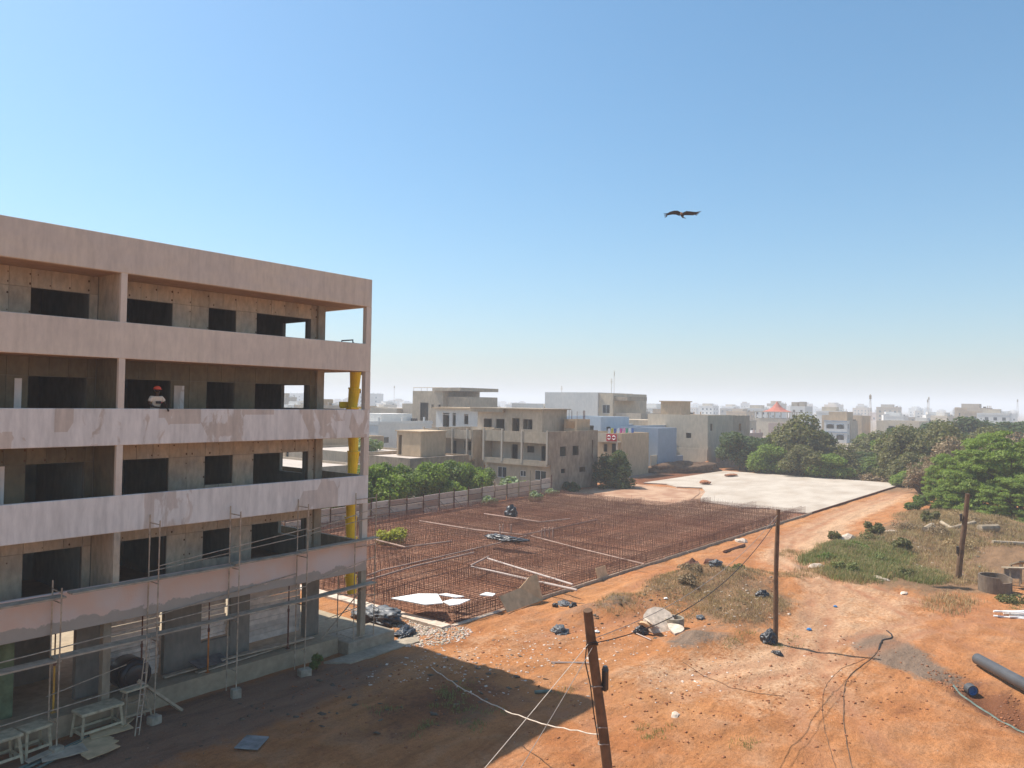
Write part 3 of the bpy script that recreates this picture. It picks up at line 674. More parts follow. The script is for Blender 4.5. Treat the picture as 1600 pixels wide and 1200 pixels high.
br = [(0.16,0.12),(0.15,0.11),(0.15,0.11),0.055,0.095,0.10,0.065,0.048,0.04,0.035,0.065,0.048,0.04,0.032,0.085,0.055,0.085,0.055,0.045,0.045]
body = skin_body('body', [(px+a, py+b_, pz+c) for a, b_, c in bv], be, br, MAT['skin'], P)
me = bpy.data.meshes.new('trousers')
sv = [(0,0.10,0.96),(0,0.10,0.86),(-0.11,0.12,0.5),(-0.12,0.14,0.12),(0.11,0.12,0.5),(0.12,0.14,0.12)]
skin_body('trousers', [(px+a, py+b_, pz+c) for a, b_, c in sv], [(0,1),(1,2),(2,3),(1,4),(4,5)], [(0.175,0.135),(0.17,0.13),0.10,0.075,0.10,0.075], MAT['jeans'], P)
sv = [(0,0.10,0.92),(0,0.10,1.14),(0,0.03,1.36),(-0.19,0.0,1.41),(-0.28,-0.04,1.24),(0.19,0.0,1.41),(0.29,-0.05,1.25),(0,-0.01,1.45)]
skin_body('shirt', [(px+a, py+b_, pz+c) for a, b_, c in sv], [(0,1),(1,2),(2,3),(3,4),(2,5),(5,6),(2,7)], [(0.185,0.14),(0.178,0.135),(0.18,0.135),0.09,0.083,0.09,0.083,0.08], MAT['shirt'], P, root=1)
mb = MB(); n = 16
prof = [(0.135,0),(0.135,0.03),(0.122,0.075),(0.085,0.115),(0.03,0.133),(0.002,0.135)]
mb.add([(px + r_*math.cos(2*math.pi*k/n), py-0.05 + 1.12*r_*math.sin(2*math.pi*k/n), pz+1.72 + z) for r_, z in prof for k in range(n)],
       [(i*n+k, i*n+(k+1)%n, (i+1)*n+(k+1)%n, (i+1)*n+k) for i in range(len(prof)-1) for k in range(n)] + [tuple(range(n))])
mb.prism([(px + 0.12*math.cos(t), py-0.05-0.13+0.07*math.sin(t)) for t in np.linspace(math.pi, 2*math.pi, 9)], pz+1.715, pz+1.73)
obj('hard_hat', mb, MAT['hat'], P, smooth=True)
fc = MB()
for sx in (-1,1): fc.cbox((px+sx*0.036, py-0.152, pz+1.672), (0.026,0.012,0.012))
fc.cbox((px, py-0.165, pz+1.635), (0.028,0.035,0.045), 0, (0.3,0)); fc.cbox((px, py-0.150, pz+1.592), (0.05,0.012,0.012))
for sx in (-1,1): fc.cbox((px+sx*0.112, py-0.05, pz+1.65), (0.018,0.04,0.06))
obj('face', fc, MAT['skin'], P)
for k in range(5):   # fingers of the hand hanging over the parapet edge
    a0 = (px+0.175+k*0.016, py-0.485, pz+0.975)
    obj('finger', MB().tube([a0, (a0[0]+0.002, a0[1]-0.03, a0[2]-0.03), (a0[0], a0[1]-0.035, a0[2]-0.07-(0.012 if k in (1,2,3) else 0))], [0.010,0.009,0.007], 5), MAT['skin'], P)
pr_ = MB().cbox((px+0.02, py-0.128, pz+1.23), (0.20,0.012,0.10), 0, (-0.15,0)); obj('shirt_print', pr_, MAT['wire'], P, label='dark printed patch on the shirt front')
obj('shirt_badge', MB().cbox((px+0.135, py-0.12, pz+1.225), (0.05,0.012,0.035), 0, (-0.15,0)), MAT['red'], P, label='small red print on the shirt')

# ------------------------------------------------------------------ corrugated sheet fence behind the foundation
g = NG('fence_sheet'); n_ = g.noise(1.2, 5, 0.6, st=(1,1,2)); rr = g.objrand()
c_ = g.ramp(rr, [(0, (0.62,0.46,0.34)), (0.35, (0.54,0.38,0.28)), (0.6, (0.72,0.58,0.46)), (0.8, (0.44,0.25,0.165)), (1, (0.74,0.62,0.51))])
c_ = g.mix(g.ramp(n_, [(0.55, 0), (0.75, 0.7)]), c_, (0.22,0.10,0.06)); g.col(c_); MAT['sheet'] = g.done(0.75, 0.3)
FA, FB = Vector((31.2, 55.2, 0)), Vector((81.9, 59.3, 0))
fn = thing('sheet_fence', 'long fence of patched corrugated metal sheets behind the rebar field', 'fence', (56, 57.3, 0))
nb = 20; fd = (FB-FA).normalized(); fp = Vector((-fd.y, fd.x, 0)); L = (FB-FA).length
def sheet_mb(p0, p1, z0, z1, tilt):
    mb = MB(); k = 9; pts = []
    for i in range(k+1):
        t = i/k; off = 0.028*(1 if i % 2 else -1)
        pts.append((off, z0+(z1-z0)*t))
    n = len(pts); vs = []
    for d in (0.0, 0.008):
        for p, dz in ((p0, 0), (p1, tilt)):
            for off, z in pts: vs.append((p.x+fp.x*(off+d), p.y+fp.y*(off+d), z+dz))
    fs = []
    for i in range(n-1):
        fs.append((i, i+1, n+i+1, n+i)); fs.append((2*n+i, 3*n+i, 3*n+i+1, 2*n+i+1))
    for i in range(n-1): fs += [(i, 2*n+i, 2*n+i+1, i+1), (n+i, n+i+1, 3*n+i+1, 3*n+i)]
    fs += [(0, n, 3*n, 2*n), (n-1, 3*n-1, 4*n-1, 2*n-1)]
    return mb.add(vs, fs)
for i in range(nb+1):
    p = FA + fd*(L*i/nb); h = 2.15 + rnd.uniform(-.05,.25) + (0.9 if i in (17, 18) else 0)
    q = p - fp*0.09
    obj('post', MB().tube([(q.x,q.y,-.1),(q.x+rnd.uniform(-.06,.06),q.y,h)], 0.055, 5), MAT['rust'] if i not in (17,18) else MAT['woodm'], fn)
    if i < nb:
        a = p + fd*0.03; b_ = FA + fd*(L*(i+1)/nb - 0.03)
        zz = 0.05
        for k in range(3):
            hh = (0.62, 0.64, 0.6)[k] + rnd.uniform(-.04,.03)
            w = fp*rnd.uniform(-.015,.03)
            obj('sheet', sheet_mb(a+w, b_+w, zz, zz+hh, rnd.uniform(-.03,.03)), MAT['sheet'], fn); zz += hh + 0.012
        for zr in (0.68, 1.33):
            ra = a - fp*0.05; rb = b_ - fp*0.05
            obj('rail', MB().tube([(ra.x,ra.y,zr),(rb.x,rb.y,zr+rnd.uniform(-.03,.03))], 0.025, 4), MAT['rust'], fn)
    if i in (7, 8, 10, 11, 12) : obj('brace', MB().tube([(q.x,q.y,1.2),(q.x+0.5,q.y-1.2,0.02)], 0.035, 5), MAT['woodm'], fn)

# ------------------------------------------------------------------ rebar field of the second block's foundation
RB = thing('rebar_mat', 'huge field of rusty rebar cages tied over bare red earth', 'rebar', (58, 42, 0))
Vs = []; Fs = []
def bars(P0, P1, r):
    P0 = np.asarray(P0, float); P1 = np.asarray(P1, float); d = P1-P0; d /= np.linalg.norm(d, axis=1)[:,None]
    up = np.where(np.abs(d[:,2:3]) > 0.9, [[1.,0,0]], [[0,0,1.]]); a = np.cross(d, up); a /= np.linalg.norm(a, axis=1)[:,None]; b = np.cross(d, a)
    n = len(P0); o = sum(len(v) for v in Vs); V = np.zeros((n,6,3))
    for k in range(3):
        t = 2*math.pi*k/3; off = (a*math.cos(t)+b*math.sin(t))*r
        V[:,k] = P0+off; V[:,3+k] = P1+off
    Vs.append(V.reshape(-1,3)); base = (np.arange(n)*6+o)[:,None,None]
    Fs.append((base + np.array([[0,1,4,3],[1,2,5,4],[2,0,3,5]])[None]).reshape(-1,4))
def field(x0, x1, y0, y1, step, z):
    xs = np.arange(x0, x1, step); ys = np.arange(y0, y1, step)
    j = lambda n: rng.normal(0, 0.012, n)
    P0 = [(x+a, y0, z+b) for x, a, b in zip(xs, j(len(xs)), j(len(xs)))]; P1 = [(x+a, y1, z+b) for x, a, b in zip(xs, j(len(xs)), j(len(xs)))]
    bars(P0, P1, 0.011)
    P0 = [(x0, y+a, z+b+.022) for y, a, b in zip(ys, j(len(ys)), j(len(ys)))]; P1 = [(x1, y+a, z+b+.022) for y, a, b in zip(ys, j(len(ys)), j(len(ys)))]
    bars(P0, P1, 0.011)
for (x0, x1, y0, y1) in ((29.9, 60, 27.8, 55.4), (60.2, 80, 27.8, 56)):
    field(x0, x1, y0, y1, 0.33, 0.60); field(x0, x1, y0, y1, 0.8, 0.10)
field(80.2, 86, 28, 41, 0.45, 0.5)
# starter bars in regular rows
vx = []
for ix, x in enumerate(np.arange(29.9, 87, 0.42)):
    for iy, y in enumerate(np.arange(27.8, 56, 0.50)):
        if x > 80 and (y > 41 or x > 84 + 0.2*(y-28)): continue
        q = mnoise.noise(Vector((x*.12, y*.16, 3.1)))
        h = 0.70 + 0.25*q + rng.uniform(0, 0.14) + (0.3 if rng.random() < .05 else 0)
        vx.append((x+rng.normal(0,.02), y+rng.normal(0,.03), 0.02, h))
vx = np.array(vx); d_ = rng.normal(0, 0.035, (len(vx), 2))
bars(vx[:,:3], np.column_stack([vx[:,0]+d_[:,0], vx[:,1]+d_[:,1], vx[:,3]]), 0.009)
# denser beams every few metres, standing above the field
for x in np.arange(32, 86, 6.1):
    y1 = 55.5 if x < 80 else 40
    ys = np.arange(27.8, y1, 0.2); n_ = len(ys)
    for dx in (-0.2, 0.2): bars(np.column_stack([np.full(n_, x+dx), ys, np.full(n_, 0.05)]), np.column_stack([np.full(n_, x+dx), ys, np.full(n_, 0.9)]), 0.010)
    bars([(x+dx, 27.8, z) for dx in (-.2,.2) for z in (.3,.86)], [(x+dx, y1, z) for dx in (-.2,.2) for z in (.3,.86)], 0.012)
for y in list(np.arange(28.0, 56, 5.5)):
    xs = np.arange(29.9, 80 if y > 40 else 86, 0.2); n_ = len(xs)
    for dy in (-0.2, 0.2): bars(np.column_stack([xs, np.full(n_, y+dy), np.full(n_, 0.05)]), np.column_stack([xs, np.full(n_, y+dy), np.full(n_, 0.9)]), 0.010)
    x1 = xs[-1]; bars([(29.9, y+dy, z) for dy in (-.2,.2) for z in (.3,.86)], [(x1, y+dy, z) for dy in (-.2,.2) for z in (.3,.86)], 0.012)
for (xa,ya,xb,yb) in ((29.9,27.8,29.9,55.4),(29.9,27.8,80,27.8)):   # dense outer faces
    n_ = int(math.hypot(xb-xa,yb-ya)/0.11); t = np.linspace(0,1,n_)
    bars(np.column_stack([xa+(xb-xa)*t, ya+(yb-ya)*t, np.full(n_,0.02)]), np.column_stack([xa+(xb-xa)*t, ya+(yb-ya)*t, np.full(n_,0.85)]), 0.010)
    bars([(xa,ya,z) for z in (.1,.28,.46,.64,.8)], [(xb,yb,z) for z in (.1,.28,.46,.64,.8)], 0.011)
obj('bars', npmesh('bars', np.concatenate(Vs), np.concatenate(Fs), MAT['rust']), parent=RB, kind='stuff')
# timber edging and blinding kerb
ed = thing('edge_formwork', 'long low timber edging along the open side of the rebar field', 'formwork', (80, 27.4, 0))
x = 34.5
while x < 131:
    l_ = rnd.uniform(3.2, 4.4); obj('edge_board', MB().cbox((x+l_/2, 27.42+rnd.uniform(-.05,.05), 0.09), (l_-0.06, 0.07, 0.2), rnd.uniform(-.008,.008), (rnd.uniform(-.1,.1),0)), MAT['plank'] if x < 86 else MAT['rust'], ed); x += l_
bl = thing('kerb', 'pale concrete footing strip along the near end of the rebar field', 'footing', (29, 40, 0))
y = 27.6
while y < 56:
    l_ = rnd.uniform(2.4, 3.6); obj('kerb_block', MB().box(28.75+rnd.uniform(-.04,.04), 29.45, y, y+l_-0.03, -0.05, 0.13+rnd.uniform(-.02,.02)), MAT['stone'], bl); y += l_
obj('footing_strip', MB().box(29.6, 84, 27.48, 27.72, -0.05, 0.06), MAT['stone'], kind='structure')

def pipe_run(pts, r, mat, label, group=None):
    return obj('pipe', MB().tube(pts, r, 8), mat, label=label, cat='pipe', group=group)
pipe_run([(37.7,25.3,0.80),(38.4,34.2,0.76)], 0.075, MAT['pvcw'], 'pale pipe crossing the rebar, nearer of the pair jutting over the edge')
pipe_run([(38.6,26.2,0.82),(41.2,35.3,0.76)], 0.065, MAT['pvcw'], 'pale pipe crossing the rebar, farther of the pair jutting over the edge')
pipe_run([(38.4,34.3,0.80),(41.5,35.4,0.80)], 0.08, MAT['pvc'], 'short brown pipe joining the bent ends of the pale pair')
pipe_run([(30.5,36.9,0.70),(33.8,37.9,0.70),(40,38.2,0.70),(46.4,38.6,0.70),(50.6,39.0,0.70)], 0.06, MAT['pvc'], 'long brown pipe running from the yellow chute to the black sheet')
pipe_run([(30.5,36.0,0.80),(36,37.0,0.78),(42,37.2,0.78)], 0.07, MAT['pvc'], 'brown pipe just before the long one by the chute')
pipe_run([(49.6,50.6,0.78),(49.5,43.6,0.78),(50.4,39.2,0.78)], 0.07, MAT['pvc'], 'brown pipe running back from the black sheet to the fence')
pipe_run([(50.5,38.5,0.78),(49.1,33.0,0.70),(47.3,26.2,0.72)], 0.055, MAT['pvc'], 'pale pipe running from the pipe stubs to the timber edge')
pipe_run([(57.2,49.4,0.78),(56.9,42.3,0.78),(60.5,41.5,0.78)], 0.07, MAT['pvc'], 'bent brown pipe before the far dark bundle')
pipe_run([(50.4,39.2,0.78),(55.5,39.3,0.78),(62,39.4,0.78)], 0.06, MAT['pvc'], 'thin brown pipe lengthening the run behind the black sheet')
pipe_run([(40.6,46.8,0.78),(40.0,42.3,0.78),(44.2,41.5,0.78)], 0.07, MAT['pvc'], 'bent brown pipe beside the yellow green bush')
for (x, y, lab) in ((50.0,41.0,'cluster of short upright pipe stubs left of the middle of the rebar'), (51.6,37.2,'cluster of short upright pipe stubs right of the black sheet')):
    t = thing('pipe_stubs', lab, 'pipe stubs', (x, y, 0.6), 'pipe stubs standing in the rebar')
    for k in range(4):
        xx = x + (k-1.5)*0.45 + rnd.uniform(-.1,.1); yy = y + rnd.uniform(-.5,.5); h = rnd.uniform(.45,.8)
        obj('stub', MB().tube([(xx,yy,0.5),(xx,yy,0.75+h),(xx+.02,yy,0.75+h)], 0.055, 7), MAT['pvc'], t)
# pale insulation sheets lying on the rebar
def slab_poly(name, pts, z, th, mat, label, cat, group=None):
    return obj(name, MB().prism(pts, z, z+th), mat, label=label, cat=cat, group=group)
slab_poly('white_board', [(28.9,31.6),(30.6,31.2),(31.3,30.4),(30.1,28.8),(29.2,29.3)], 0.86, .05, MAT['white'], 'largest pale board lying on the near corner of the rebar', 'board', 'pale boards lying on the rebar')
slab_poly('white_board', [(30.2,28.9),(30.9,28.9),(31.5,28.1),(30.4,27.9),(29.9,28.1)], 0.90, .05, MAT['white'], 'middle pale board beside the largest one on the rebar', 'board', 'pale boards lying on the rebar')
slab_poly('white_board', [(31.2,30.3),(31.7,30.1),(31.9,28.9),(31.4,29.1)], 0.86, .05, MAT['white'], 'thin pale board strip just behind the two larger boards', 'board', 'pale boards lying on the rebar')
slab_poly('white_board', [(32.6,28.4),(33.3,28.5),(33.4,27.9),(32.9,27.7)], 0.9, .05, MAT['white'], 'small torn pale board by the leaning brown panel', 'board', 'pale boards lying on the rebar')
mb = MB().add([(33.4,27.05,0.02),(36.9,27.2,0.02),(37.0,27.75,1.5),(36.2,27.72,1.42),(35.3,27.7,0.95),(33.3,27.6,0.85)], [(0,1,2,3,4,5)])
o = obj('leaning_panel', mb, MAT['ply'], label='torn brown panel leaning on the corner of the rebar cage', cat='panel'); md = o.modifiers.new('t', 'SOLIDIFY'); md.thickness = 0.05
o = obj('square_board', MB().cbox((44.0,27.55,0.45), (1.3,0.06,0.8), 0.05, (-0.3,0)), MAT['ply'], label='square brown board standing at the timber edge beyond the pale pipes', cat='panel')

# crumpled sheets, bags, stones
def lump(name, x, y, z, sx, sy, sz, mat, label, cat, group=None, seed=0, sub=2, rough=0.45, parent=None, flat=False):
    if 'plastic' in label or 'bag' in label or 'sack' in label: sub = 5; rough *= 1.15
    bm = bmesh.new(); bmesh.ops.create_icosphere(bm, subdivisions=sub, radius=1)
    off = Vector((seed*3.7, seed*1.3, seed*2.1))
    for v in bm.verts:
        k = 1 + rough*mnoise.noise(v.co*1.7+off) + rough*0.8*(0.35-abs(mnoise.noise(v.co*3.3+off))) + rough*0.5*(0.3-abs(mnoise.noise(v.co*8+off)))
        v.co *= k; v.co.x *= sx; v.co.y *= sy; v.co.z = max(v.co.z, -0.35)*sz
    me = bpy.data.meshes.new(name); bm.to_mesh(me); bm.free(); me.materials.append(mat)
    if sub >= 4: me.polygons.foreach_set('use_smooth', [True]*len(me.polygons))
    o = bpy.data.objects.new(name, me); COL.objects.link(o); o.location = (x, y, z + sz*0.3); o.rotation_euler.z = seed*1.7
    return tag(o, label, cat, group)
lump('plastic_sheet', 47.5,38.9,0.75, 1.6,0.5,0.3, MAT['bag'], 'black plastic sheet crumpled on the middle of the rebar', 'plastic sheet', seed=1, sub=3)
lump('bundle', 58.3,46.9,0.7, 0.5,0.6,0.7, MAT['bag'], 'dark blue bundle standing on the far rebar', 'bundle', seed=2, sub=3)
lump('bag', 38.05,14.05,gz(38.05,14.05)-.05, 0.36,0.38,0.5, MAT['bag'], 'black plastic sack wrapped round the foot of the tall middle pole', 'bag', seed=3, sub=3, rough=0.35)
lump('bag', 27.0,28.35,0.02, 0.75,0.4,0.22, MAT['bag'], 'flat black bag lying off the end of the step block', 'bag', seed=4, sub=3)
lump('bag', 36.8,24.95,gz(36.8,24.95)-.05, 0.2,0.2,0.22, MAT['bag'], 'small black bag on the grey heap, nearest the leaning panel', 'bag', seed=5)
lump('plastic_sheet', 37.1,25.8,gz(37.1,25.8)-.03, 0.5,0.3,0.15, MAT['greybag'], 'grey plastic sheet on the ground beyond the two small black bags', 'plastic sheet', seed=6, sub=3)
lump('bag', 36.4,25.9,gz(36.4,25.9)-.05, 0.16,0.16,0.2, MAT['bag'], 'smallest black bag left of the grey plastic sheet', 'bag', seed=7)
lump('plastic_sheet', 32.6,22.9,gz(32.6,22.9)-.03, 0.45,0.38,0.26, MAT['greybag'], 'blue grey plastic sheet pulled into a peak behind the near pole', 'plastic sheet', seed=8, sub=3)
lump('plastic_sheet', 44.6,16.9,gz(44.6,16.9), 0.35,0.3,0.28, MAT['bag'], 'dark blue plastic scrap on the mound left of the tall pole', 'plastic sheet', seed=9, sub=3)
lump('bag', 36.7,13.15,gz(36.7,13.15)-.04, 0.24,0.17,0.15, MAT['bag'], 'black brick-sized bag in front of the tall middle pole', 'bag', seed=10)
lump('plastic_sheet', 47.3,21.0,gz(47.3,21.0), 0.4,0.35,0.25, MAT['greybag'], 'dark plastic scrap on top of the brown earth heap', 'plastic sheet', seed=11, sub=3)
lump('bag', 38.8,18.05,gz(38.8,18.05), 0.2,0.18,0.14, MAT['greybag'], 'grey bag lying behind the grey soil heap', 'bag', seed=12)
lump('tarpaulin', 27.6,31.2,0.03, .65,1.25,0.4, MAT['greybag'], 'heap of dark torn sacks beside the corner column', 'sacks', seed=13, sub=4, rough=0.7)
lump('rock', 64.4,26.25,gz(64.4,26.25)-.08, 0.5,0.4,0.28, MAT['stone'], 'pale rock by the timber edge before the bare track', 'rock', seed=14)
lump('clod', 50.8,24.3,gz(50.8,24.3)-.05, 0.6,0.5,0.5, MAT['rust'], 'red brown clod on top of the grassy mound, by the timber edge', 'clod', seed=15)
lump('clod', 53.5,24.2,gz(53.5,24.2)-.05, 0.45,0.4,0.3, MAT['rust'], 'low red clod just beyond the larger clod', 'clod', seed=16)
for k,(x,y,s_,lab) in enumerate(((57.3,17.7,.55,'blue grey rock at the edge of the green grass'),(60.6,15.4,.4,'pale rock sitting in the green grass'),(71.7,19.5,.9,'long pale stone among the grass by the track'),(56.0,13.2,.45,'broken pale stone on the grass verge before the third pole'),(53.6,11.2,.3,'small pale stone at the tip of the grass verge'),(77.2,17.1,.5,'pale rock on the dry bank'),(26.7,13.4,.22,'lone white stone right of the near pole'),(30.0,19.3,.2,'white stone near the fallen stick'))):
    lump('rock', x, y, gz(x,y)-s_*0.15, s_*1.2, s_*0.6, s_*0.4, MAT['stone'], lab, 'rock', 'pale rocks on the waste ground', seed=20+k)
lump('soil_heap', 35.3,16.9,gz(35.3,16.9)-.35, 1.7,1.1,0.35, MAT['ground'], 'low grey soil heap before the broken manhole cover', 'soil heap', seed=30, sub=4, rough=0.3) if False else None

# broken manhole cover and ring in the pit
mh = thing('manhole', 'broken concrete manhole ring with slabs of its cover stacked on it', 'manhole', drop(36.3,18.8))
zc_ = gz(35.5,19.5)
obj('ring', MB().ring((36.9,18.65,gz(36.9,18.65)-.3), 0.42, 0.52, 0.95, 24), MAT['blockc'], mh)
def disc(cx, cy, cz, r, a0, a1, tilt, rz, mat, th=0.09):
    n = 12; pts = [(0,0)] if a1-a0 < 6 else []
    pts += [(r*math.cos(a0+(a1-a0)*k/n)*(1+rnd.uniform(-.04,.04)), r*math.sin(a0+(a1-a0)*k/n)) for k in range(n+(1 if a1-a0 < 6 else 0))]
    mb = MB().prism(pts, -th/2, th/2); M = Matrix.Translation((cx,cy,cz)) @ Matrix.Rotation(rz,4,'Z') @ Matrix.Rotation(tilt[0],4,'X') @ Matrix.Rotation(tilt[1],4,'Y')
    mb.v = [tuple(M @ Vector(v)) for v in mb.v]; return mb
obj('cover_piece', disc(36.2,19.15,gz(36.2,19.15)+.55, .85, 0, 6.2832, (0.75,-0.1), -0.7, MAT['stone']), MAT['stone'], mh)
obj('cover_piece', disc(35.6,18.95,gz(35.6,18.95)+.35, .75, 0.2, 3.3, (0.55,0.25), 0.4, MAT['stone']), MAT['stone'], mh)
obj('cover_piece', disc(35.7,18.3,gz(35.7,18.3)+.14, .75, 0.1, 3.0, (0.12,0.05), -2.4, MAT['stone']), MAT['stone'], mh)
obj('cover_piece', disc(35.2,19.3,gz(35.2,19.3)+.30, .45, 0.4, 2.9, (0.9,0.2), 1.2, MAT['stone']), MAT['ply'], mh)
lump('bag', 35.0,19.5,gz(35.0,19.5), 0.3,0.25,0.28, MAT['bag'], 'dark bag stuffed against the broken manhole cover', 'bag', seed=31)

# concrete well ring, trestle frames, white pipes at the right edge
wl = thing('well_ring', 'round concrete well ring with a broken dark rim on dry grass', 'well ring', drop(58.6,6.9))
obj('ring', MB().ring((58.6,6.9,gz(58.6,6.9)-.05), 0.84, 0.95, 1.12, 34, cut=lambda t: 0.72 if 3.6 < t < 4.7 else (0.93 if 4.7 <= t < 5.6 else 1.0)), concrete('old_well_concrete', (0.25,0.19,0.135), (0.14,0.105,0.08), .5, 1.2), wl)
def bench_frame(x, y, rz, label, blk):
    t = thing('wooden_frame', label, 'wooden frame', drop(x, y), 'rough wooden frames by the well ring', rz)
    for sx in (-.5,.5):
        for sy in (-.3,.3): obj('leg', MB().tube([(sx,sy*1.3,-.05),(sx,sy,1.3)], 0.055, 4), MAT['woodm'], t, loc=(0,0,0))
    obj('top', MB().cbox((0,0,1.33), (1.35,0.8,0.08), 0, (0.45 if not blk else 0.1, 0)), MAT['woodm'], t, loc=(0,0,0))
    if blk: obj('panel', MB().cbox((0,-0.3,0.95), (0.95,0.05,0.75)), MAT['slate'], t, loc=(0,0,0))
    else: obj('rail', MB().cbox((0,-0.34,0.6), (1.0,0.06,0.1)), MAT['woodm'], t, loc=(0,0,0))
bench_frame(60.6, 6.0, 2.2, 'wooden frame with a dark square panel just beyond the well ring', True)
bench_frame(63.0, 5.9, 2.6, 'wooden frame with a slanted top at the right picture edge', False)
for k in range(11):
    a = -0.95 + rnd.uniform(-.42,.38); x, y = 52.2+rnd.uniform(-.5,.5), 5.4+rnd.uniform(-.5,.3)
    L_ = rnd.uniform(2.2,3.4); z = gz(x,y)+0.06+0.09*(k//3)
    obj('white_pipe', MB().tube([(x-0.2,y+0.5,z),(x+math.cos(a)*L_*.5,y+math.sin(a)*L_*.5,z+.03),(x+math.cos(a)*L_,y+math.sin(a)*L_,z)], 0.055, 7), MAT['white'],
        label='white plastic pipe in the loose bundle at the right picture edge', cat='pipe', group='loose bundle of white pipes')
# big grey pipe, trench, cap, hose
bp = thing('drain_pipe', 'thick dark grey drain pipe lying beside the trench', 'pipe', drop(39.5,5.0))
pa, pb = Vector((41.25,5.55,gz(41.2,5.5)+.28)), Vector((34.0,0.0,0.45)); d = (pb-pa).normalized(); s_ = d.cross(Vector((0,0,1))).normalized(); u_ = s_.cross(d)
n = 20; vs = []
for p, r_ in ((pa,.25),(pb,.25),(pb,.215),(pa,.215)):
    vs += [p + (s_*math.cos(2*math.pi*k/n)+u_*math.sin(2*math.pi*k/n))*r_ for k in range(n)]
obj('pipe_wall', MB().add(vs, [(i*n+k, i*n+(k+1)%n, ((i+1)%4)*n+(k+1)%n, ((i+1)%4)*n+k) for i in range(4) for k in range(n)]), MAT['pipe'], bp, smooth=False)
cr = thing('pipe_offcut', 'short dark pipe piece with a blue inside standing by the trench', 'pipe piece', drop(38.4,5.4))
mb = MB().ring((0,0,-.16), .19, .235, .32, 20); M_ = Matrix.Translation((38.4,5.4,gz(38.4,5.4)+.22)) @ Matrix.Rotation(0.67,4,'Z') @ Matrix.Rotation(1.5,4,'Y')
mb.v = [tuple(M_ @ Vector(v)) for v in mb.v]; obj('outer_sleeve', mb, MAT['pipe'], cr)
mb = MB().ring((0,0,-.15), .16, .187, .30, 20).prism([(.17*math.cos(t),.17*math.sin(t)) for t in np.linspace(0,6.28,18)[:-1]], -.02, .02)
mb.v = [tuple(M_ @ Vector(v)) for v in mb.v]; obj('inner_sleeve', mb, MAT['blue'], cr)
def ground_line(name, pts, r, mat, label, cat, n=40, wob=0.05):
    P_ = []
    for i in range(len(pts)-1):
        for t in np.linspace(0, 1, max(3, n//(len(pts)-1)), endpoint=(i == len(pts)-2)):
            p0 = pts[max(i-1,0)]; p1 = pts[i]; p2 = pts[i+1]; p3 = pts[min(i+2,len(pts)-1)]
            q = [0.5*((2*p1[k]) + (-p0[k]+p2[k])*t + (2*p0[k]-5*p1[k]+4*p2[k]-p3[k])*t*t + (-p0[k]+3*p1[k]-3*p2[k]+p3[k])*t**3) for k in (0,1)]
            P_.append((q[0]+rnd.uniform(-wob,wob)*.3, q[1]+rnd.uniform(-wob,wob)*.3, gz(q[0],q[1])+r*0.7))
    return obj(name, MB().tube(P_, r, 5), mat, label=label, cat=cat)
ground_line('hose', [(38.6,6.1),(37.6,5.6),(36.8,4.6),(35.6,3.7),(34.4,2.9),(33.5,2.0)], .045, MAT['greenhose'], 'grey green hose trailing along the trench edge', 'hose')
ground_line('cable', [(44.4,10.1),(43.3,9.6),(42.2,9.8),(40.6,9.6)], .035, MAT['wire'], 'short thick black hose end lying on the grey patch', 'cable')
ground_line('cable', [(40.6,9.6),(38.6,9.5),(35.4,9.6),(31.5,8.7),(27.5,7.4),(24.5,6.2)], .018, MAT['woodd'], 'long dark strand standing in for a wire shadow on the bare ground, thicker of two', 'cable')  # dark strand modelled where a wire shadow crosses the ground, no real cable
ground_line('cable', [(38.8,9.7),(35.2,10.2),(31.2,9.4),(27.3,7.9),(24.4,6.6)], .010, MAT['woodd'], 'thin dark strand standing in for a wire shadow beside the thicker one', 'cable')  # shadow of the second wire, modelled as a thin tube
ground_line('cable', [(32.6,16.0),(31.6,14.2),(31.0,12.4),(31.6,11.0)], .014, MAT['woodd'], 'thin wire lying on the bare ground behind the near pole', 'cable')
obj('timber', MB().tube([(58.8,25.4,gz(58.8,25.4)+.1),(62.8,25.3,gz(62.8,25.3)+.1)], .12, 4), MAT['rust'], label='dark square timber lying beside the timber edging', cat='timber')
obj('stick', MB().tube([(28.4,20.4,gz(28.4,20.4)+.06),(29.3,19.2,gz(29.3,19.2)+.06),(29.5,18.7,gz(29.5,18.7)+.1)], .04, 5), MAT['pvcw'], label='pale stick lying behind the near leaning pole', cat='stick')
obj('stick', MB().tube([(34.9,20.0,gz(34.9,20.0)+.05),(34.2,18.5,gz(34.2,18.5)+.05)], .03, 5), MAT['pvcw'], label='pair of pale sticks before the broken manhole, longer one', cat='stick')
obj('bottle', MB().tube([(25.2,18.9,gz(25.2,18.9)+.07),(25.6,18.5,gz(25.6,18.5)+.07),(25.7,18.4,gz(25.7,18.4)+.07)], [.07,.07,.025], 8), MAT['greenhose'], label='green bottle lying in the shade near the pale rope', cat='bottle')
for k,(x0,y0,x1,y1,r_) in enumerate(((78,13.2,83,11.4,.2),(79,12.6,81,13.8,.17),(80.0,10.6,81.4,9.4,.35),(77.0,14.4,79.0,14.2,.3),(76.7,9.2,80,5.5,.16))):
    lab = ['long log lying on the dry bank behind the third pole','shorter log crossing the long one on the bank','thick cut log end on the dry bank','pale log pair lying left of the third pole top','thin grey log at the right picture edge'][k]
    obj('log', MB().tube([(x0,y0,gz(x0,y0)+r_*.7),(x1,y1,gz(x1,y1)+r_*1.4)], r_, 9), MAT['woodm'] if k != 4 else MAT['plank'], label=lab, cat='log', group='logs on the dry bank')

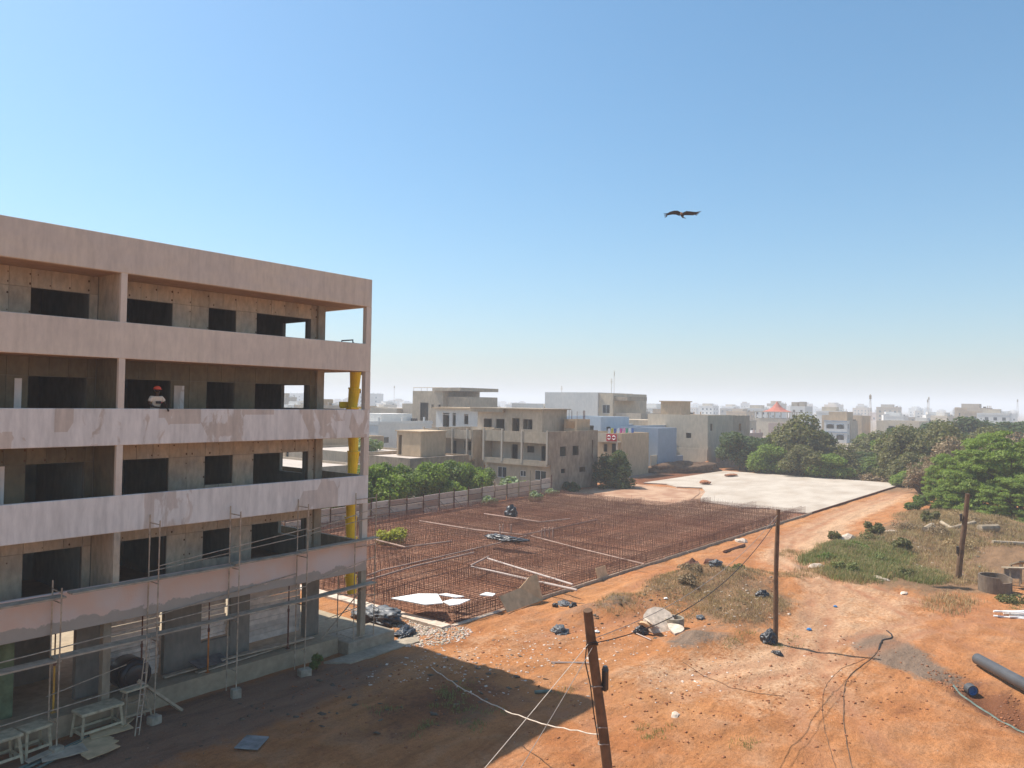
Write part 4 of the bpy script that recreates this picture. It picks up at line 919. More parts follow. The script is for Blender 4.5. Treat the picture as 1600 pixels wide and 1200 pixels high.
# ------------------------------------------------------------------ wooden poles and wires
def pole(base, top, r0, r1, label, rot=0):
    t = thing('utility_pole', label, 'pole', base, 'leaning wooden service poles')
    b, tp = Vector(base), Vector(top); pts = []; rs = []
    for k in range(9):
        u = k/8; p = b.lerp(tp, u); w = 0.02*math.sin(u*5+rot)
        pts.append((p.x+w, p.y-w, p.z)); rs.append(r0+(r1-r0)*u + 0.004*math.sin(u*17+rot))
    pts[0] = (b.x, b.y, b.z-.3)
    obj('shaft', MB().tube(pts, rs, 12), MAT['woodd'], t, smooth=False); return t
P1b, P1t = Vector((18.8,11.3,-0.02)), Vector((16.99,11.02,6.33))
p1 = pole(P1b, P1t, .15, .125, 'thick near pole leaning left with wires and a black box')
u = 0.86; q = P1b.lerp(P1t, u)
def on1(z): return P1b.lerp(P1t, (z-P1b.z)/(P1t.z-P1b.z))
for z in (5.45, 5.40, 3.0, 2.5, 4.2):
    c = on1(z); obj('wire_wrap', MB().tube([(c.x+.145*math.cos(t), c.y+.145*math.sin(t), c.z+.03*math.sin(2*t)) for t in np.linspace(0,6.2832,14)], .018, 5), MAT['wirem'] if z < 5 else MAT['wire'], p1)
c = on1(4.35); rgt = Vector((math.sin(_a), -math.cos(_a), 0))
bc = c + rgt*0.22
o = obj('junction_box', MB().prism([(bc.x-.09,bc.y-.07),(bc.x+.09,bc.y-.07),(bc.x+.11,bc.y+.07),(bc.x-.07,bc.y+.07)], c.z-.27, c.z+.27), MAT['black'], p1); bevel(o, .03, 2)
obj('box_cap', MB().tube([(bc.x+.01,bc.y,c.z+.27),(bc.x+.01,bc.y,c.z+.38)], [.10,.06], 10), MAT['black'], p1)
obj('drop_cable', MB().tube([tuple(on1(5.4)+Vector((-.12,.10,0))), tuple(on1(4.9)+Vector((-.2,.16,0))), tuple(on1(4.2)+Vector((-.10,.15,0))), tuple(on1(3.4)+Vector((-.16,.10,0))), tuple(on1(2.6)+Vector((-.1,.1,0)))], .018, 5), MAT['wire'], p1)
P2b, P2t = Vector((38.16,13.78,gz(38.16,13.78))), Vector((38.25,13.72,6.6))
p2 = pole(P2b, P2t, .13, .10, 'tall slim middle pole standing on the bare ground with a sack at its foot', 2)
P3b, P3t = Vector((61.1,9.35,gz(61.1,9.35))), Vector((61.0,8.8,5.95))
p3 = pole(P3b, P3t, .20, .14, 'pole standing in the green grass at the right', 4)
for zz in (4.3, 2.0): 
    c = P3b.lerp(P3t, zz/6); obj('clamp', MB().cbox((c.x-.1,c.y+.22,c.z), (.16,.14,.5), .3), MAT['black'], p3)
def wire(a, b, sag, r, mat, label, n=18):
    a, b = Vector(a), Vector(b); pts = []
    for k in range(n+1):
        t = k/n; p = a.lerp(b, t); p.z -= sag*4*t*(1-t); pts.append(p)
    return obj('wire', MB().tube(pts, r, 5), mat, label=label, cat='wire')
top1 = on1(5.42)
CAMP = Vector((0,0,11.7))
def along(px_, py_, dist):
    v = _F + _R2*((px_-800)/1200) + _U2*((600-py_)/1200); return CAMP + v*dist
wire(top1+Vector((-.1,.05,0)), (8.10,9.95,3.05), .05, .009, MAT['rope'], 'upper of two pale wires running from the near pole to the lower picture edge')
wire(top1+Vector((-.02,-.05,-.05)), (8.75,9.05,3.0),   .12, .009, MAT['wirem'], 'lower of two pale wires running from the near pole to the lower picture edge')
wire(top1+Vector((.1,.05,-.05)), P2b.lerp(P2t, .93), 1.1, .016, MAT['wire'], 'thick dark cable sagging between the near and the middle pole')
wire(top1+Vector((.1,.1,.05)), P2b.lerp(P2t, .96), .75, .011, MAT['wirem'], 'thin wire slung between the near and the middle pole')
a_ = on1(2.75); b_ = Vector((24.4,24.0,gz(24.4,24.0)+.04)); pts = []
for k in range(33):
    t = k/32; p = a_.lerp(b_, t); p.z -= 0.55*4*t*(1-t)*(1-.3*t); p += Vector((rnd.uniform(-.03,.03), rnd.uniform(-.03,.03), rnd.uniform(-.02,.02))); p.z = max(p.z, gz(p.x,p.y)+.03); pts.append(p)
obj('rope', MB().tube(pts, .019, 6), MAT['rope'], label='thick pale twisted cable slung from the near pole into the shade', cat='rope')

# ------------------------------------------------------------------ bird
bd = thing('bird', 'dark brown kite gliding in the open sky', 'bird', (54.6,27.3,26.65))
ctr = Vector((54.6,27.3,26.65)); rt = Vector((math.sin(_a),-math.cos(_a),0)); fw = Vector((math.cos(_a),math.sin(_a),0)); up = Vector((0,0,1))
def bp_(r_, f_, u_): return tuple(ctr + rt*r_ + fw*f_ + up*u_)
MAT['bird'] = plain('bird_feathers', (0.028,0.018,0.018), 0.8, 0.3, 8); MAT['birdh'] = plain('bird_breast', (0.28,0.15,0.08), 0.8, 0.2, 8)
mb = MB().tube([bp_(-.05,-.42,-.28),bp_(-.05,-.36,-.2),bp_(-.02,-.2,-.12),bp_(.05,.05,-.03),bp_(.14,.35,-.1),bp_(.22,.55,-.16)], [.03,.08,.14,.16,.09,.04], 10)
obj('body', mb, MAT['bird'], bd, smooth=True)
obj('breast', MB().tube([bp_(-.07,-.40,-.12),bp_(-.08,-.33,-.05),bp_(-.06,-.2,.0)], [.07,.12,.06], 8), MAT['birdh'], bd, smooth=True)
def wing(sg, pts):
    top = []; n = len(pts)
    for r_, u_, c_ in pts: top += [bp_(sg*r_, -.16*c_/.4, u_), bp_(sg*r_, c_*0.9, u_-.12*c_/.4)]
    vs = top + [tuple(Vector(v)+Vector((0,0,.02))) for v in top]; fs = []
    for i in range(n-1):
        a, b, c, d = 2*i, 2*i+1, 2*i+3, 2*i+2; o_ = 2*n
        fs += [(a,b,c,d), (a+o_,d+o_,c+o_,b+o_), (a,d,d+o_,a+o_), (b,b+o_,c+o_,c)]
    fs += [(0,2*n,2*n+1,1), (2*n-2,2*n-1,4*n-1,4*n-2)]
    mb = MB().add(vs, fs)
    r_, u_, c_ = pts[-1]
    for k in range(5):
        b0 = Vector(bp_(sg*(r_-.05), -.1+.09*k, u_-.03*k)); e = Vector(bp_(sg*(r_+.30-.05*k), -.16+.15*k, u_+(.02 if sg > 0 else -.07)-.05*k+.06))
        mb.tube([b0, e], [.035,.012], 4)
    return mb
obj('wing', wing(-1, [(.08,.06,.42),(.35,.19,.48),(.62,.19,.46),(.95,.10,.40),(1.15,-.01,.28)]), MAT['bird'], bd)
obj('wing', wing(1, [(.08,.06,.42),(.32,.17,.5),(.62,.15,.46),(.98,.12,.40),(1.20,.13,.28)]), MAT['bird'], bd)
tl = obj('tail', MB().prism([(0,0),(.08,.02),(.12,.42),(-.02,.5),(-.14,.40)], -.012, .012), MAT['bird'], bd)
tl.matrix_parent_inverse = Matrix.Identity(4); tl.matrix_local = Matrix.Translation((rt*.18+fw*.4+up*(-.13))) @ Matrix.Rotation(-.75-1.57+.9,4,'Z') @ Matrix.Rotation(.35,4,'Y')

# ------------------------------------------------------------------ houses
def hmat(name, c, c2=None, stain=0.3): 
    MAT[name] = concrete(name, c, c2, stain, 0.35, True, 0.2); return MAT[name]
hmat('h_grey', (0.50,0.405,0.295), (0.385,0.315,0.235), .35); hmat('h_tan', (0.57,0.42,0.27), (0.47,0.35,0.23), .3)
hmat('h_white', (0.70,0.665,0.61), (0.62,0.60,0.56), .15); hmat('h_cream', (0.62,0.51,0.375), (0.52,0.44,0.335), .25)
hmat('h_blue', (0.33,0.385,0.45), (0.29,0.345,0.41), .15); hmat('h_bluelight', (0.50,0.56,0.61), (0.44,0.51,0.57), .15)
hmat('h_pale', (0.54,0.46,0.36), (0.46,0.39,0.31), .25); hmat('h_pink', (0.52,0.38,0.32), (0.46,0.34,0.29), .2)
hmat('h_stain', (0.45,0.345,0.24), (0.28,0.22,0.165), .55); hmat('h_roof', (0.55,0.47,0.40), (0.45,0.38,0.32), .2)
MAT['tile'] = plain('red_roof', (0.42,0.12,0.075), 0.8, 0.2, 3)
def win_frame(parent, plane, a0, a1, z0, z1, c, pane=True):
    """framed window set in an opening; plane 'x': wall runs along y at x=c, 'y': wall runs along x at y=c"""
    t = 0.06; fr = MB(); am = (a0+a1)/2
    def bb(mb, p0, p1, q0, q1, d0, d1):
        if plane == 'x': mb.box(c+d0, c+d1, p0, p1, q0, q1)
        else: mb.box(p0, p1, c+d0, c+d1, q0, q1)
    bb(fr, a0, a0+t, z0, z1, 0.06, 0.12); bb(fr, a1-t, a1, z0, z1, 0.06, 0.12); bb(fr, am-t/2, am+t/2, z0, z1, 0.06, 0.12)
    bb(fr, a0+t, am-t/2, z0, z0+t, 0.06, 0.12); bb(fr, am+t/2, a1-t, z0, z0+t, 0.06, 0.12); bb(fr, a0+t, am-t/2, z1-t, z1, 0.06, 0.12); bb(fr, am+t/2, a1-t, z1-t, z1, 0.06, 0.12)
    w = obj('window', fr, MAT['frame'], parent)
    if pane:
        pm = MB(); bb(pm, a0+t, am-t/2, z0+t, z1-t, 0.085, 0.095); bb(pm, am+t/2, a1-t, z0+t, z1-t, 0.085, 0.095)
        o = obj('pane', pm, MAT['glass']); o.parent = w
    return w
def shell(parent, x0, x1, y0, y1, z0, z1, mat, hx=(), hy=(), th=0.2, roof=0.9, roofmat=None, name='wall', framed=False):
    """four walls with openings in the two faces towards the plot; a roof slab below the parapet"""
    obj(name, wall(MB(), 'y', y0, y1, x0, x0+th, z0, z1, hx), mat, parent)
    obj(name, wall(MB(), 'x', x0+th, x1, y0, y0+th, z0, z1, hy), mat, parent)
    obj(name, MB().box(x1-th, x1, y0+th, y1, z0, z1).box(x0+th, x1-th, y1-th, y1, z0, z1), mat, parent)
    if roof is not None: obj('roof', MB().box(x0+th, x1-th, y0+th, y1-th, z1-roof-.2, z1-roof), roofmat or MAT['h_roof'], parent)
    obj('room_partition', MB().box(x0+2.6, x0+2.7, y0+th, y1-th, z0, z1-roof-.22 if roof is not None else z1-.1).box(x0+th, x0+2.6, y0+2.6, y0+2.7, z0, z1-(roof or .1)-.22), MAT['inner'], parent)
    if framed:
        for a, b, c, d in hx: win_frame(parent, 'x', a, b, c, d, x0)
        for a, b, c, d in hy: win_frame(parent, 'y', a, b, c, d, y0)

def villa(x, ya, yb, xr, ztop, cols, label, doors, gf, side=(), sidemat='h_stain'):
    t = thing('house', label, 'house', (x, (ya+yb)/2, 0), 'unfinished twin villas behind the fence')
    g_ = MAT['h_grey']
    # ground floor, set back a little
    obj('wall', wall(MB(), 'y', ya+.2, yb, x+.6, x+.8, 0, 3.5, gf), g_, t)
    for h in gf: win_frame(t, 'x', h[0], h[1], h[2], h[3], x+.6)
    obj('wall', wall(MB(), 'x', x+.6, xr, ya, ya+.2, 0, 3.52, [s for s in side if s[3] < 3.5]), MAT[sidemat], t)
    obj('wall', wall(MB(), 'x', x+.02, xr, ya, ya+.2, 3.52, ztop, [s for s in side if s[3] > 3.5]), MAT[sidemat], t)
    obj('wall', MB().box(xr-.2, xr, ya+.2, yb, 0, ztop).box(x+1.8, xr-.2, yb-.2, yb, 0, ztop), g_, t)
    obj('floor_slab', MB().box(x-.05, xr-.2, ya+.2, yb-.2, 3.3, 3.6), g_, t)
    obj('gallery_kerb', MB().box(x-.04, x+.1, ya+.2, yb, 3.602, 4.05), g_, t)
    obj('gallery_wall', wall(MB(), 'y', ya+.2, yb-.2, x+1.9, x+2.1, 3.602, 6.6, doors), MAT['h_pale'], t)
    obj('roof', MB().box(x+.1, xr-.2, ya+.2, yb-.2, 6.6, 6.85), MAT['h_roof'], t)
    obj('roof_beam', MB().box(x-.03, x+.1, ya+.2, yb, 6.35, ztop-.12), g_, t)
    for c in cols: obj('column', MB().box(x-.08, x+.14, c-.14, c+.14, 3.6, ztop+.12), MAT['h_pale'], t)
    obj('room_partition', MB().box(x+5, x+5.1, ya+.2, yb-.2, 3.6, 6.6).box(x+5, x+5.1, ya+.2, yb-.2, 0, 3.3), MAT['inner'], t)
    obj('divider', MB().box(x+.1, x+1.9, yb-.18, yb, 3.6, 6.6), MAT['h_grey'], t)
    return t
vm = villa(82, 59.8, 71.3, 94, 7.95, (60.05, 64.3, 67.8, 71.15), 'grey two storey villa shell with open gallery ending the fence', [(60.9,62.4,3.62,5.9),(63.6,64.9,4.9,5.8),(66.5,67.6,3.62,5.9)], [(60.6,62.5,1.4,2.7),(64.0,65.0,1.7,2.5),(67.4,69.0,1.3,2.8)],
           [(84.6,86.1,4.6,5.9),(87.6,89.1,4.6,5.9),(84.9,85.9,2.3,2.9),(89.3,90.9,2.2,2.9),(92.4,92.8,3.9,6.6)])
pw = MAT['h_tan']
ph = shell(vm, 86, 92, 63.9, 70.6, 6.86, 10.8, MAT['h_grey'], [(67.9,69.3,6.9,9.5),(65.6,67.3,8.0,9.4)], roof=0.1, name='upper_wall')
shell(vm, 86.6, 92, 70.62, 76.4, 6.86, 10.3, MAT['h_pale'], [(71.2,72.8,7.9,9.3),(73.6,75.2,7.9,9.3)], [], roof=0.1, name='upper_wall')
obj('roof_edge', MB().box(85.4, 92.4, 63.4, 76.9, 10.805, 10.95).box(85.5, 86.58, 70.65, 76.9, 10.32, 10.8), MAT['h_grey'], vm)
obj('water_house', wall(MB(), 'y', 61, 63.2, 90.3, 90.45, 7.0, 9.5, [(61.3,62.95,8.2,9.25)]), MAT['h_tan'], vm)
obj('water_house', MB().box(90.45, 93.7, 61, 61.15, 7.0, 9.5).box(90.45, 93.7, 63.05, 63.2, 7.0, 9.5).box(93.55, 93.7, 61.15, 63.05, 7.0, 9.5), MAT['h_tan'], vm)
for k in range(8):
    xx, yy = 90.4+rnd.uniform(0,3.2), rnd.choice((61.07,63.12)); obj('starter_bar', MB().tube([(xx,yy,9.4),(xx,yy,10.6+rnd.uniform(-.3,.4))], .03, 4), MAT['rust'], vm)
vl = villa(82.4, 73.6, 83.7, 93, 7.75, (74.7, 77.6, 80.6, 83.55), 'grey two storey villa shell partly hidden by green bushes', [(75.3,76.9,4.6,5.9),(78.5,79.5,3.62,5.9),(81.2,82.5,4.5,5.9)], [(75.5,76.6,1.4,2.6)], sidemat='h_grey')
lk = thing('house', 'tan recessed wall and window joining the two villa shells', 'house', (84.5, 72.4, 0), 'unfinished twin villas behind the fence')
obj('wall', wall(MB(), 'y', 71.32, 73.58, 84.4, 84.6, 0, 8.1, [(71.5,72.6,4.7,6.1),(72.2,73.0,1.2,2.6)]), MAT['h_tan'], lk); obj('room_back', MB().box(86.5,86.6,71.32,73.58,0,8), MAT['inner'], lk)
obj('shutter', MB().box(84.35,84.398,72.2,73.0,1.2,2.6), MAT['tile'], lk)

def house(label, x0, x1, y0, y1, z1, mat, hx=(), hy=(), cat='house', framed=False, z0=0, group=None, roof=0.9, name='house'):
    t = thing(name, label, cat, ((x0+x1)/2, (y0+y1)/2, z0), group)
    shell(t, x0, x1, y0, y1, z0, z1, MAT[mat], hx, hy, roof=roof, framed=framed); return t
G_ = 'houses between the villas and the far town'
t = house('low block with a sunlit flat roof behind the left bushes', 70, 81.5, 84, 100, 4.4, 'h_grey', group=G_, roof=0.3)
t = house('low grey walled yard house directly behind the left bushes', 70, 81.5, 73.4, 83.9, 4.2, 'h_stain', group=G_, roof=0.25)
obj('roof_hut', wall(MB(), 'y', 76.6, 81.4, 75, 75.2, 4.0, 7.4, [(80.4,81.1,4.1,6.9)]).box(75.2,80,76.6,76.8,4.0,7.4).box(75.2,80,81.2,81.4,4.0,7.4).box(79.8,80,76.8,81.2,4.0,7.4).box(74.8,80.2,76.4,81.6,7.402,7.55), MAT['h_tan'], t)
t = house('small grey house with a low lit roof seen through the open building end', 56, 66, 78, 96, 3.4, 'h_grey', [(86,87.4,0.9,2.4)], group=G_, roof=0.3)
t = house('long tan roof building behind the small grey house', 76, 90, 101, 125, 5.6, 'h_tan', [(108,109.4,2,3.6),(114,115.4,2,3.6)], group=G_, roof=0.3)
t = house('long white painted house with a lean-to roof behind the left villa', 100, 110, 80, 98.3, 10.4, 'h_white', [(90.4,91.4,7.8,9.6),(95.0,96.6,7.2,9.7),(93.4,94.2,7.4,9.7)], group=G_)
obj('eave', MB().box(99.3, 100.0, 79.6, 98.6, 10.42, 10.62).box(99.3,110.4,79.6,98.6,10.62,10.72), MAT['h_tan'], t)
t = house('big bare concrete house with a stepped roof and stair tower', 130, 143, 125.6, 135.8, 14.2, 'h_grey', [(126.3,127.1,10.2,11.0),(128.6,129.4,10.2,11),(130.4,133.2,6.0,11.4)], [(133,135,9,11)], group=G_)
obj('wing', MB().box(131.5, 142, 119, 125.58, 0, 12.9), MAT['h_grey'], t); obj('wing', MB().box(131, 142, 135.82, 140.5, 0, 11.1).box(129.2,142,140.52,150,0,9.9), MAT['h_pale'], t)
obj('roof_rail', MB().tube([(130.1,126,15.0),(130.1,135.7,15.0)], .07, 4).tube([(130.1,129,14.2),(130.1,129,15)], .06, 4).tube([(130.1,131,14.2),(130.1,131,15)], .06, 4).tube([(130.1,133,14.2),(130.1,133,15)], .06, 4).tube([(130.1,135.6,14.2),(130.1,135.6,15)], .06, 4), MAT['h_grey'], t)
obj('roof_slab', MB().box(129.4, 143, 119.6, 128.6, 14.22, 15.0), MAT['h_grey'], t)
t = house('tall plain white house standing above all neighbours in the middle', 150, 166, 95.6, 110.7, 14.4, 'h_white', [], [], group=G_)
obj('end_bay', wall(MB(), 'y', 91.8, 95.58, 150.4, 150.6, 0, 14.2, [(92.6,94.6,9.6,11.6)]).box(150.6,166,91.8,92,0,14.2), MAT['h_cream'], t)
obj('roof_canopy', MB().box(151, 160, 88.4, 91.78, 12.6, 13.5), MAT['h_grey'], t); win_frame(t, 'x', 92.6, 94.6, 9.6, 11.6, 150.4)
obj('lower_wing', wall(MB(), 'y', 84.8, 91.5, 151, 151.2, 0, 9.8, [(87,88,6.4,8),(89.4,90.4,6.4,8)]).box(151.2,164,84.8,85,0,9.8), MAT['h_pale'], t)
t = house('small white and brown house just left of the tall white house', 150, 158, 111.2, 121, 11.6, 'h_white', [(117,118,8.6,10)], group=G_)
t = house('pale blue house with a sunlit end behind the right villa', 118, 128, 74.5, 84, 9.4, 'h_bluelight', [(76,77,6.3,7.8)], [(120,121.4,6.2,7.6)], group=G_)
t = house('flat roofed turquoise walled house behind the laundry roof', 128, 140, 72, 80, 7.8, 'h_bluelight', [], [], group=G_)
t = house('tan two storey house with a laundry balcony beside the corner tree', 108.2, 117.2, 64.3, 72.5, 7.0, 'h_tan', [(65.2,66.2,3.6,5.3),(67.0,67.7,3.9,5.2)], group=G_, roof=0.6)
obj('balcony', MB().box(107.0, 108.18, 64.4, 68.6, 5.55, 5.75).box(107.0, 107.12, 64.4, 68.6, 5.752, 6.95), MAT['h_cream'], t); obj('balcony_post', MB().box(107.0,107.2,64.4,64.62,0,5.54), MAT['h_cream'], t)
ln = thing('laundry', 'row of bright washing hung on the tan house roof', 'laundry', (108, 66, 7))
cols_ = [(0.7,0.7,0.72),(0.65,0.55,0.06),(0.08,0.12,0.35),(0.75,0.75,0.78),(0.6,0.08,0.3),(0.75,0.3,0.5),(0.05,0.35,0.2),(0.7,0.72,0.75),(0.1,0.2,0.5)]
for k, c in enumerate(cols_):
    a = Vector((107.1+k*0.65, 66.2-k*0.17, 0)); mb = MB(); z_ = 7.0
    mb.add([(a.x,a.y,z_+.75),(a.x+.5,a.y-.1,z_+.75+.1*(k%2)),(a.x+.5,a.y-.1,z_+.05),(a.x,a.y,z_-.02)], [(0,1,2,3)])
    o = obj('cloth', mb, plain('cloth_dye', c, .9, .1, 3), ln); md = o.modifiers.new('t','SOLIDIFY'); md.thickness = .03
obj('line', MB().tube([(106.6,66.6,7.7),(113,64.7,7.7)], .015, 4), MAT['wire'], ln)
o = obj('banner', MB().box(106.93, 106.975, 64.5, 66.4, 5.75, 6.9), MAT['red'], label='red cloth with pale rings hung over the tan balcony', cat='cloth')
for yy in (65.0, 65.9): obj('ring_print', MB().tube([(106.92, yy+.28*math.cos(q), 6.32+.28*math.sin(q)) for q in np.linspace(0.6,6.0,14)], .07, 4), MAT['white'], o)
t = house('blue painted house with a slate blue gable beside the earth heap', 120.4, 127.5, 64.3, 72, 7.65, 'h_blue', [(69,70,4.6,5.8)], group=G_, roof=0.5)
obj('yard_wall', MB().box(127.52, 130.1, 64.3, 64.5, 0, 2.55), MAT['h_blue'], t); obj('yard_wall', MB().box(118.3,120.38,64.4,64.6,0,3.0), MAT['h_cream'], t)
t = house('large pale house with blank rendered walls beyond the blue one', 138, 150, 63.1, 76, 9.9, 'h_cream', [(66.5,67.6,5.4,6.4)], [(139.2,140.2,6.9,8.3)], group=G_)
obj('side_wing', wall(MB(), 'x', 150.02, 166, 66, 66.2, 0, 9.7, [(152,153.4,6.4,8),(160,161.4,6.4,8),(151,152,2,5)]).box(150.02,150.2,66.2,76,0,9.7).box(165.8,166,66.2,76,0,9.7).box(150.2,165.8,66.2,76,9.0,9.2), MAT['h_grey'], t)
obj('roof_box', wall(MB(), 'y', 70.1, 74.7, 141, 141.2, 9.0, 12.4).box(141.2,145,70.1,70.3,9,12.4).box(141.2,145,74.5,74.7,9,12.4).box(144.8,145,70.3,74.5,9,12.4).box(140.6,145.4,69.9,74.9,12.402,12.6), MAT['h_tan'], t)
obj('yard_wall', MB().box(136.8, 137, 62.6, 70, 0, 3.5), MAT['h_cream'], t); obj('yard_wall', MB().box(137, 139, 62.6, 62.8, 0, 3.9), MAT['h_cream'], t)
obj('lower_block', MB().box(138.6, 148, 76.02, 84, 0, 8.6), MAT['h_grey'], t)
t = house('dark red container hut standing by the grey sheet yard', 143.5, 145.6, 60.2, 62.4, 2.9, 'h_pink', [], [], 'hut', roof=0.1)
t = thing('sheet_fence', 'grey corrugated sheet yard screen at the far corner of the slab', 'fence', (141, 60.5, 0))
for k in range(4):
    a = Vector((138.4+k*1.3, 61.5-k*0.25, 0)); b_ = Vector((139.65+k*1.3, 61.3-k*0.25, 0))
    for j in range(3): obj('sheet', sheet_mb(a, b_, .05+j*.95, .95+j*.95, rnd.uniform(-.04,.04)), MAT['sheet'], t)
obj('earth_steps', MB().prism([(131,59.4),(137,61.6),(136.6,62.5),(130.6,61)], 0, .5).prism([(131.4,60),(136.9,62),(136.6,62.5),(131,61)], .502, .9).prism([(131.9,60.6),(136.8,62.2),(136.5,62.5),(131.6,61.2)], .902, 1.3), MAT['ground'], label='dug earth steps before the pale house yard wall', cat='earth steps')
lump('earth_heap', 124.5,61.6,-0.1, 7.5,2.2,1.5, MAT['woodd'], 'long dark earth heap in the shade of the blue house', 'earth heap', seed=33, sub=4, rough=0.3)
lump('earth_heap', 106.3,48.9,0.3, .9,.6,0.35, MAT['brk'], 'small red soil heap left on the white slab, nearer one', 'soil heap', seed=34, sub=3)
lump('earth_heap', 121.5,51.4,0.3, 1.5,0.6,0.22, MAT['brk'], 'small red soil heap at the far side of the white slab', 'soil heap', seed=35, sub=3)
# blue house with arches beyond the thicket
t = thing('house', 'blue and white house with arched balconies beyond the thicket', 'house', (275, 78, 0), G_)
hx_ = [(74.9,77.3,4.7,6.3),(78.1,80.6,4.7,6.3),(74.9,77.3,1.0,2.9)]
shell(t, 270, 282, 74, 81.3, 0, 7.4, MAT['h_white'], hx_, [(271.4,272.6,4.8,6.4),(271.4,272.6,1.2,2.8)], roof=0.4)
obj('trim_band', MB().box(269.85, 269.99, 73.9, 81.4, 3.4, 3.75).box(269.85,269.99,73.9,81.4,7.1,7.45), MAT['h_blue'], t)
for h in hx_:
    pts_ = [(269.94, (h[0]+h[1])/2 + (h[1]-h[0])/2*math.cos(q), h[3]-.55+.55*math.sin(q)) for q in np.linspace(0, math.pi, 10)]
    obj('arch', MB().tube(pts_, .1, 5), MAT['h_blue'], t)
obj('side_wall', MB().box(273.5, 282.2, 73.7, 73.98, 0, 7.45), MAT['h_grey'], t); obj('upper_block', MB().box(274, 281, 75, 81, 7.45, 10.4), MAT['h_tan'], t)
# pavilion with a red tent roof
t = thing('pavilion', 'tall house with a pointed red pavilion roof far off', 'house', (305, 111, 0), G_)
shell(t, 300, 312, 104, 117, 0, 7.2, MAT['h_cream'], [(106,107.2,4,5.6)], [(303,304.2,4,5.6)], roof=0.3)
for yy in np.linspace(104.3, 116.7, 6): obj('post', MB().box(300.1,300.4,yy-.15,yy+.15,7.2,9.6), MAT['h_pale'], t)
for xx in np.linspace(303, 311, 4): obj('post', MB().box(xx-.15,xx+.15,104.1,104.4,7.2,9.6), MAT['h_pale'], t)
obj('eave', MB().box(299.6,312.4,103.6,117.4,9.6,9.85), MAT['h_grey'], t)
pr = [(5.6,9.86),(3.6,10.5),(1.9,11.6),(0.8,12.9),(0.05,14.0)]
vs = [(306+r_*math.cos(q), 110.4+r_*math.sin(q), z) for r_, z in pr for q in [2*math.pi*k/10 for k in range(10)]]
obj('tent_roof', MB().add(vs, [(i*10+k, i*10+(k+1)%10, (i+1)*10+(k+1)%10, (i+1)*10+k) for i in range(4) for k in range(10)]), MAT['tile'], t)
t = house('bright white three storey house far behind the thicket', 400, 412, 130, 137.6, 12.3, 'h_white', [(131.2,132.4,9,10.4),(135,136.2,9,10.4),(131.2,132.4,5.6,7),(135,136.2,5.6,7)], [], group=G_)
obj('roof_tank', MB().box(401,404,130.4,133.2,12.0,14.6).box(401,404,134.2,137.2,12.0,14.4), MAT['h_grey'], t)
t = house('tan terrace block just behind the arched blue house', 296, 308, 76, 90, 9.0, 'h_tan', [(78,80,6,7.6),(84,86,6,7.6)], group=G_)
t = house('cream walled house right of the arched blue house', 300, 318, 58, 72, 7.4, 'h_cream', [(61,63,4,5.6),(66,68,4,5.6)], group=G_)
t = house('small brown house in the gap left of the arched blue house', 250, 262, 83, 93, 6.4, 'h_pink', [(85,86.4,3.4,5)], group=G_)

# the far town: six kinds of house, copied
PROT = []
def far_proto(k):
    t = thing('house', ['hazy cream two storey house with a roof room in the far town','hazy white house with a cream roof room in the far town','hazy low grey house in the far town','hazy pale three storey house with a roof room in the far town','hazy broad white house with a roof room in the far town','hazy small pinkish house in the far town','hazy tan house with a roof room in the far town','hazy large white block of four storeys in the far town'][k], 'house', (0,0,0), 'crowded houses of the far town')
    w, d, h = [(11,9,7),(9,12,9.5),(14,10,6),(10,10,11),(16,11,8.5),(8,9,5.5),(12,14,10),(20,12,13)][k]
    mt = MAT[['h_cream','h_white','h_grey','h_pale','h_white','h_pink','h_tan','h_white'][k]]
    obj('wall', MB().box(-w/2,w/2,-d/2,d/2,0,h), mt, t, loc=(0,0,0))
    obj('parapet', MB().box(-w/2-.1,w/2+.1,-d/2-.1,-d/2+.12,h,h+.9).box(-w/2-.1,-w/2+.12,-d/2+.12,d/2,h,h+.9), mt, t, loc=(0,0,0))
    if k in (0,1,3,4,6): obj('roof_room', MB().box(-w/4,w/3,-d/5,d/3,h,h+2.7), MAT[['h_white','h_cream','h_pale','h_tan'][k%4]], t, loc=(0,0,0))
    obj('water_tank', MB().tube([(w*.3,-d*.3,h),(w*.3,-d*.3,h+1.5)], .7, 8), MAT['frame' if k % 2 else 'black'], t, loc=(0,0,0))
    for q_ in range(3): obj('column_stub', MB().box(-w/2+.3+q_*w*.42,-w/2+.6+q_*w*.42,-d/2+.2,-d/2+.5,h,h+1.9), mt, t, loc=(0,0,0))
    if k in (1,3,4,7): obj('balcony', MB().box(-w/2-1.1,-w/2,-d/2+.5,d/2-.5,3.0,3.9), mt, t, loc=(0,0,0))
    nf = int(h//3)
    for f in range(nf):
        for j in range(int(d//3.2)):
            y = -d/2 + 1.3 + j*3.2; z = f*3+1.0
            obj('window', MB().box(-w/2-.04,-w/2+.1,y,y+1.3,z,z+1.4), MAT['glass'], t, loc=(0,0,0))
    for f in range(1, nf):
        for j in range(2):
            x = -w/2 + 1.6 + j*w/2.2; obj('window', MB().box(x,x+1.3,-d/2-.04,-d/2+.1,f*3+1,f*3+2.4), MAT['glass'], t, loc=(0,0,0))
    return t
protos = [far_proto(k) for k in range(8)]
placed = [(o.location.x, o.location.y, 11) for o in COL.objects if o.parent is None and o.get('category') == 'house' and o.location.length > 60]
used = set(); cnt = 0; hk = 0
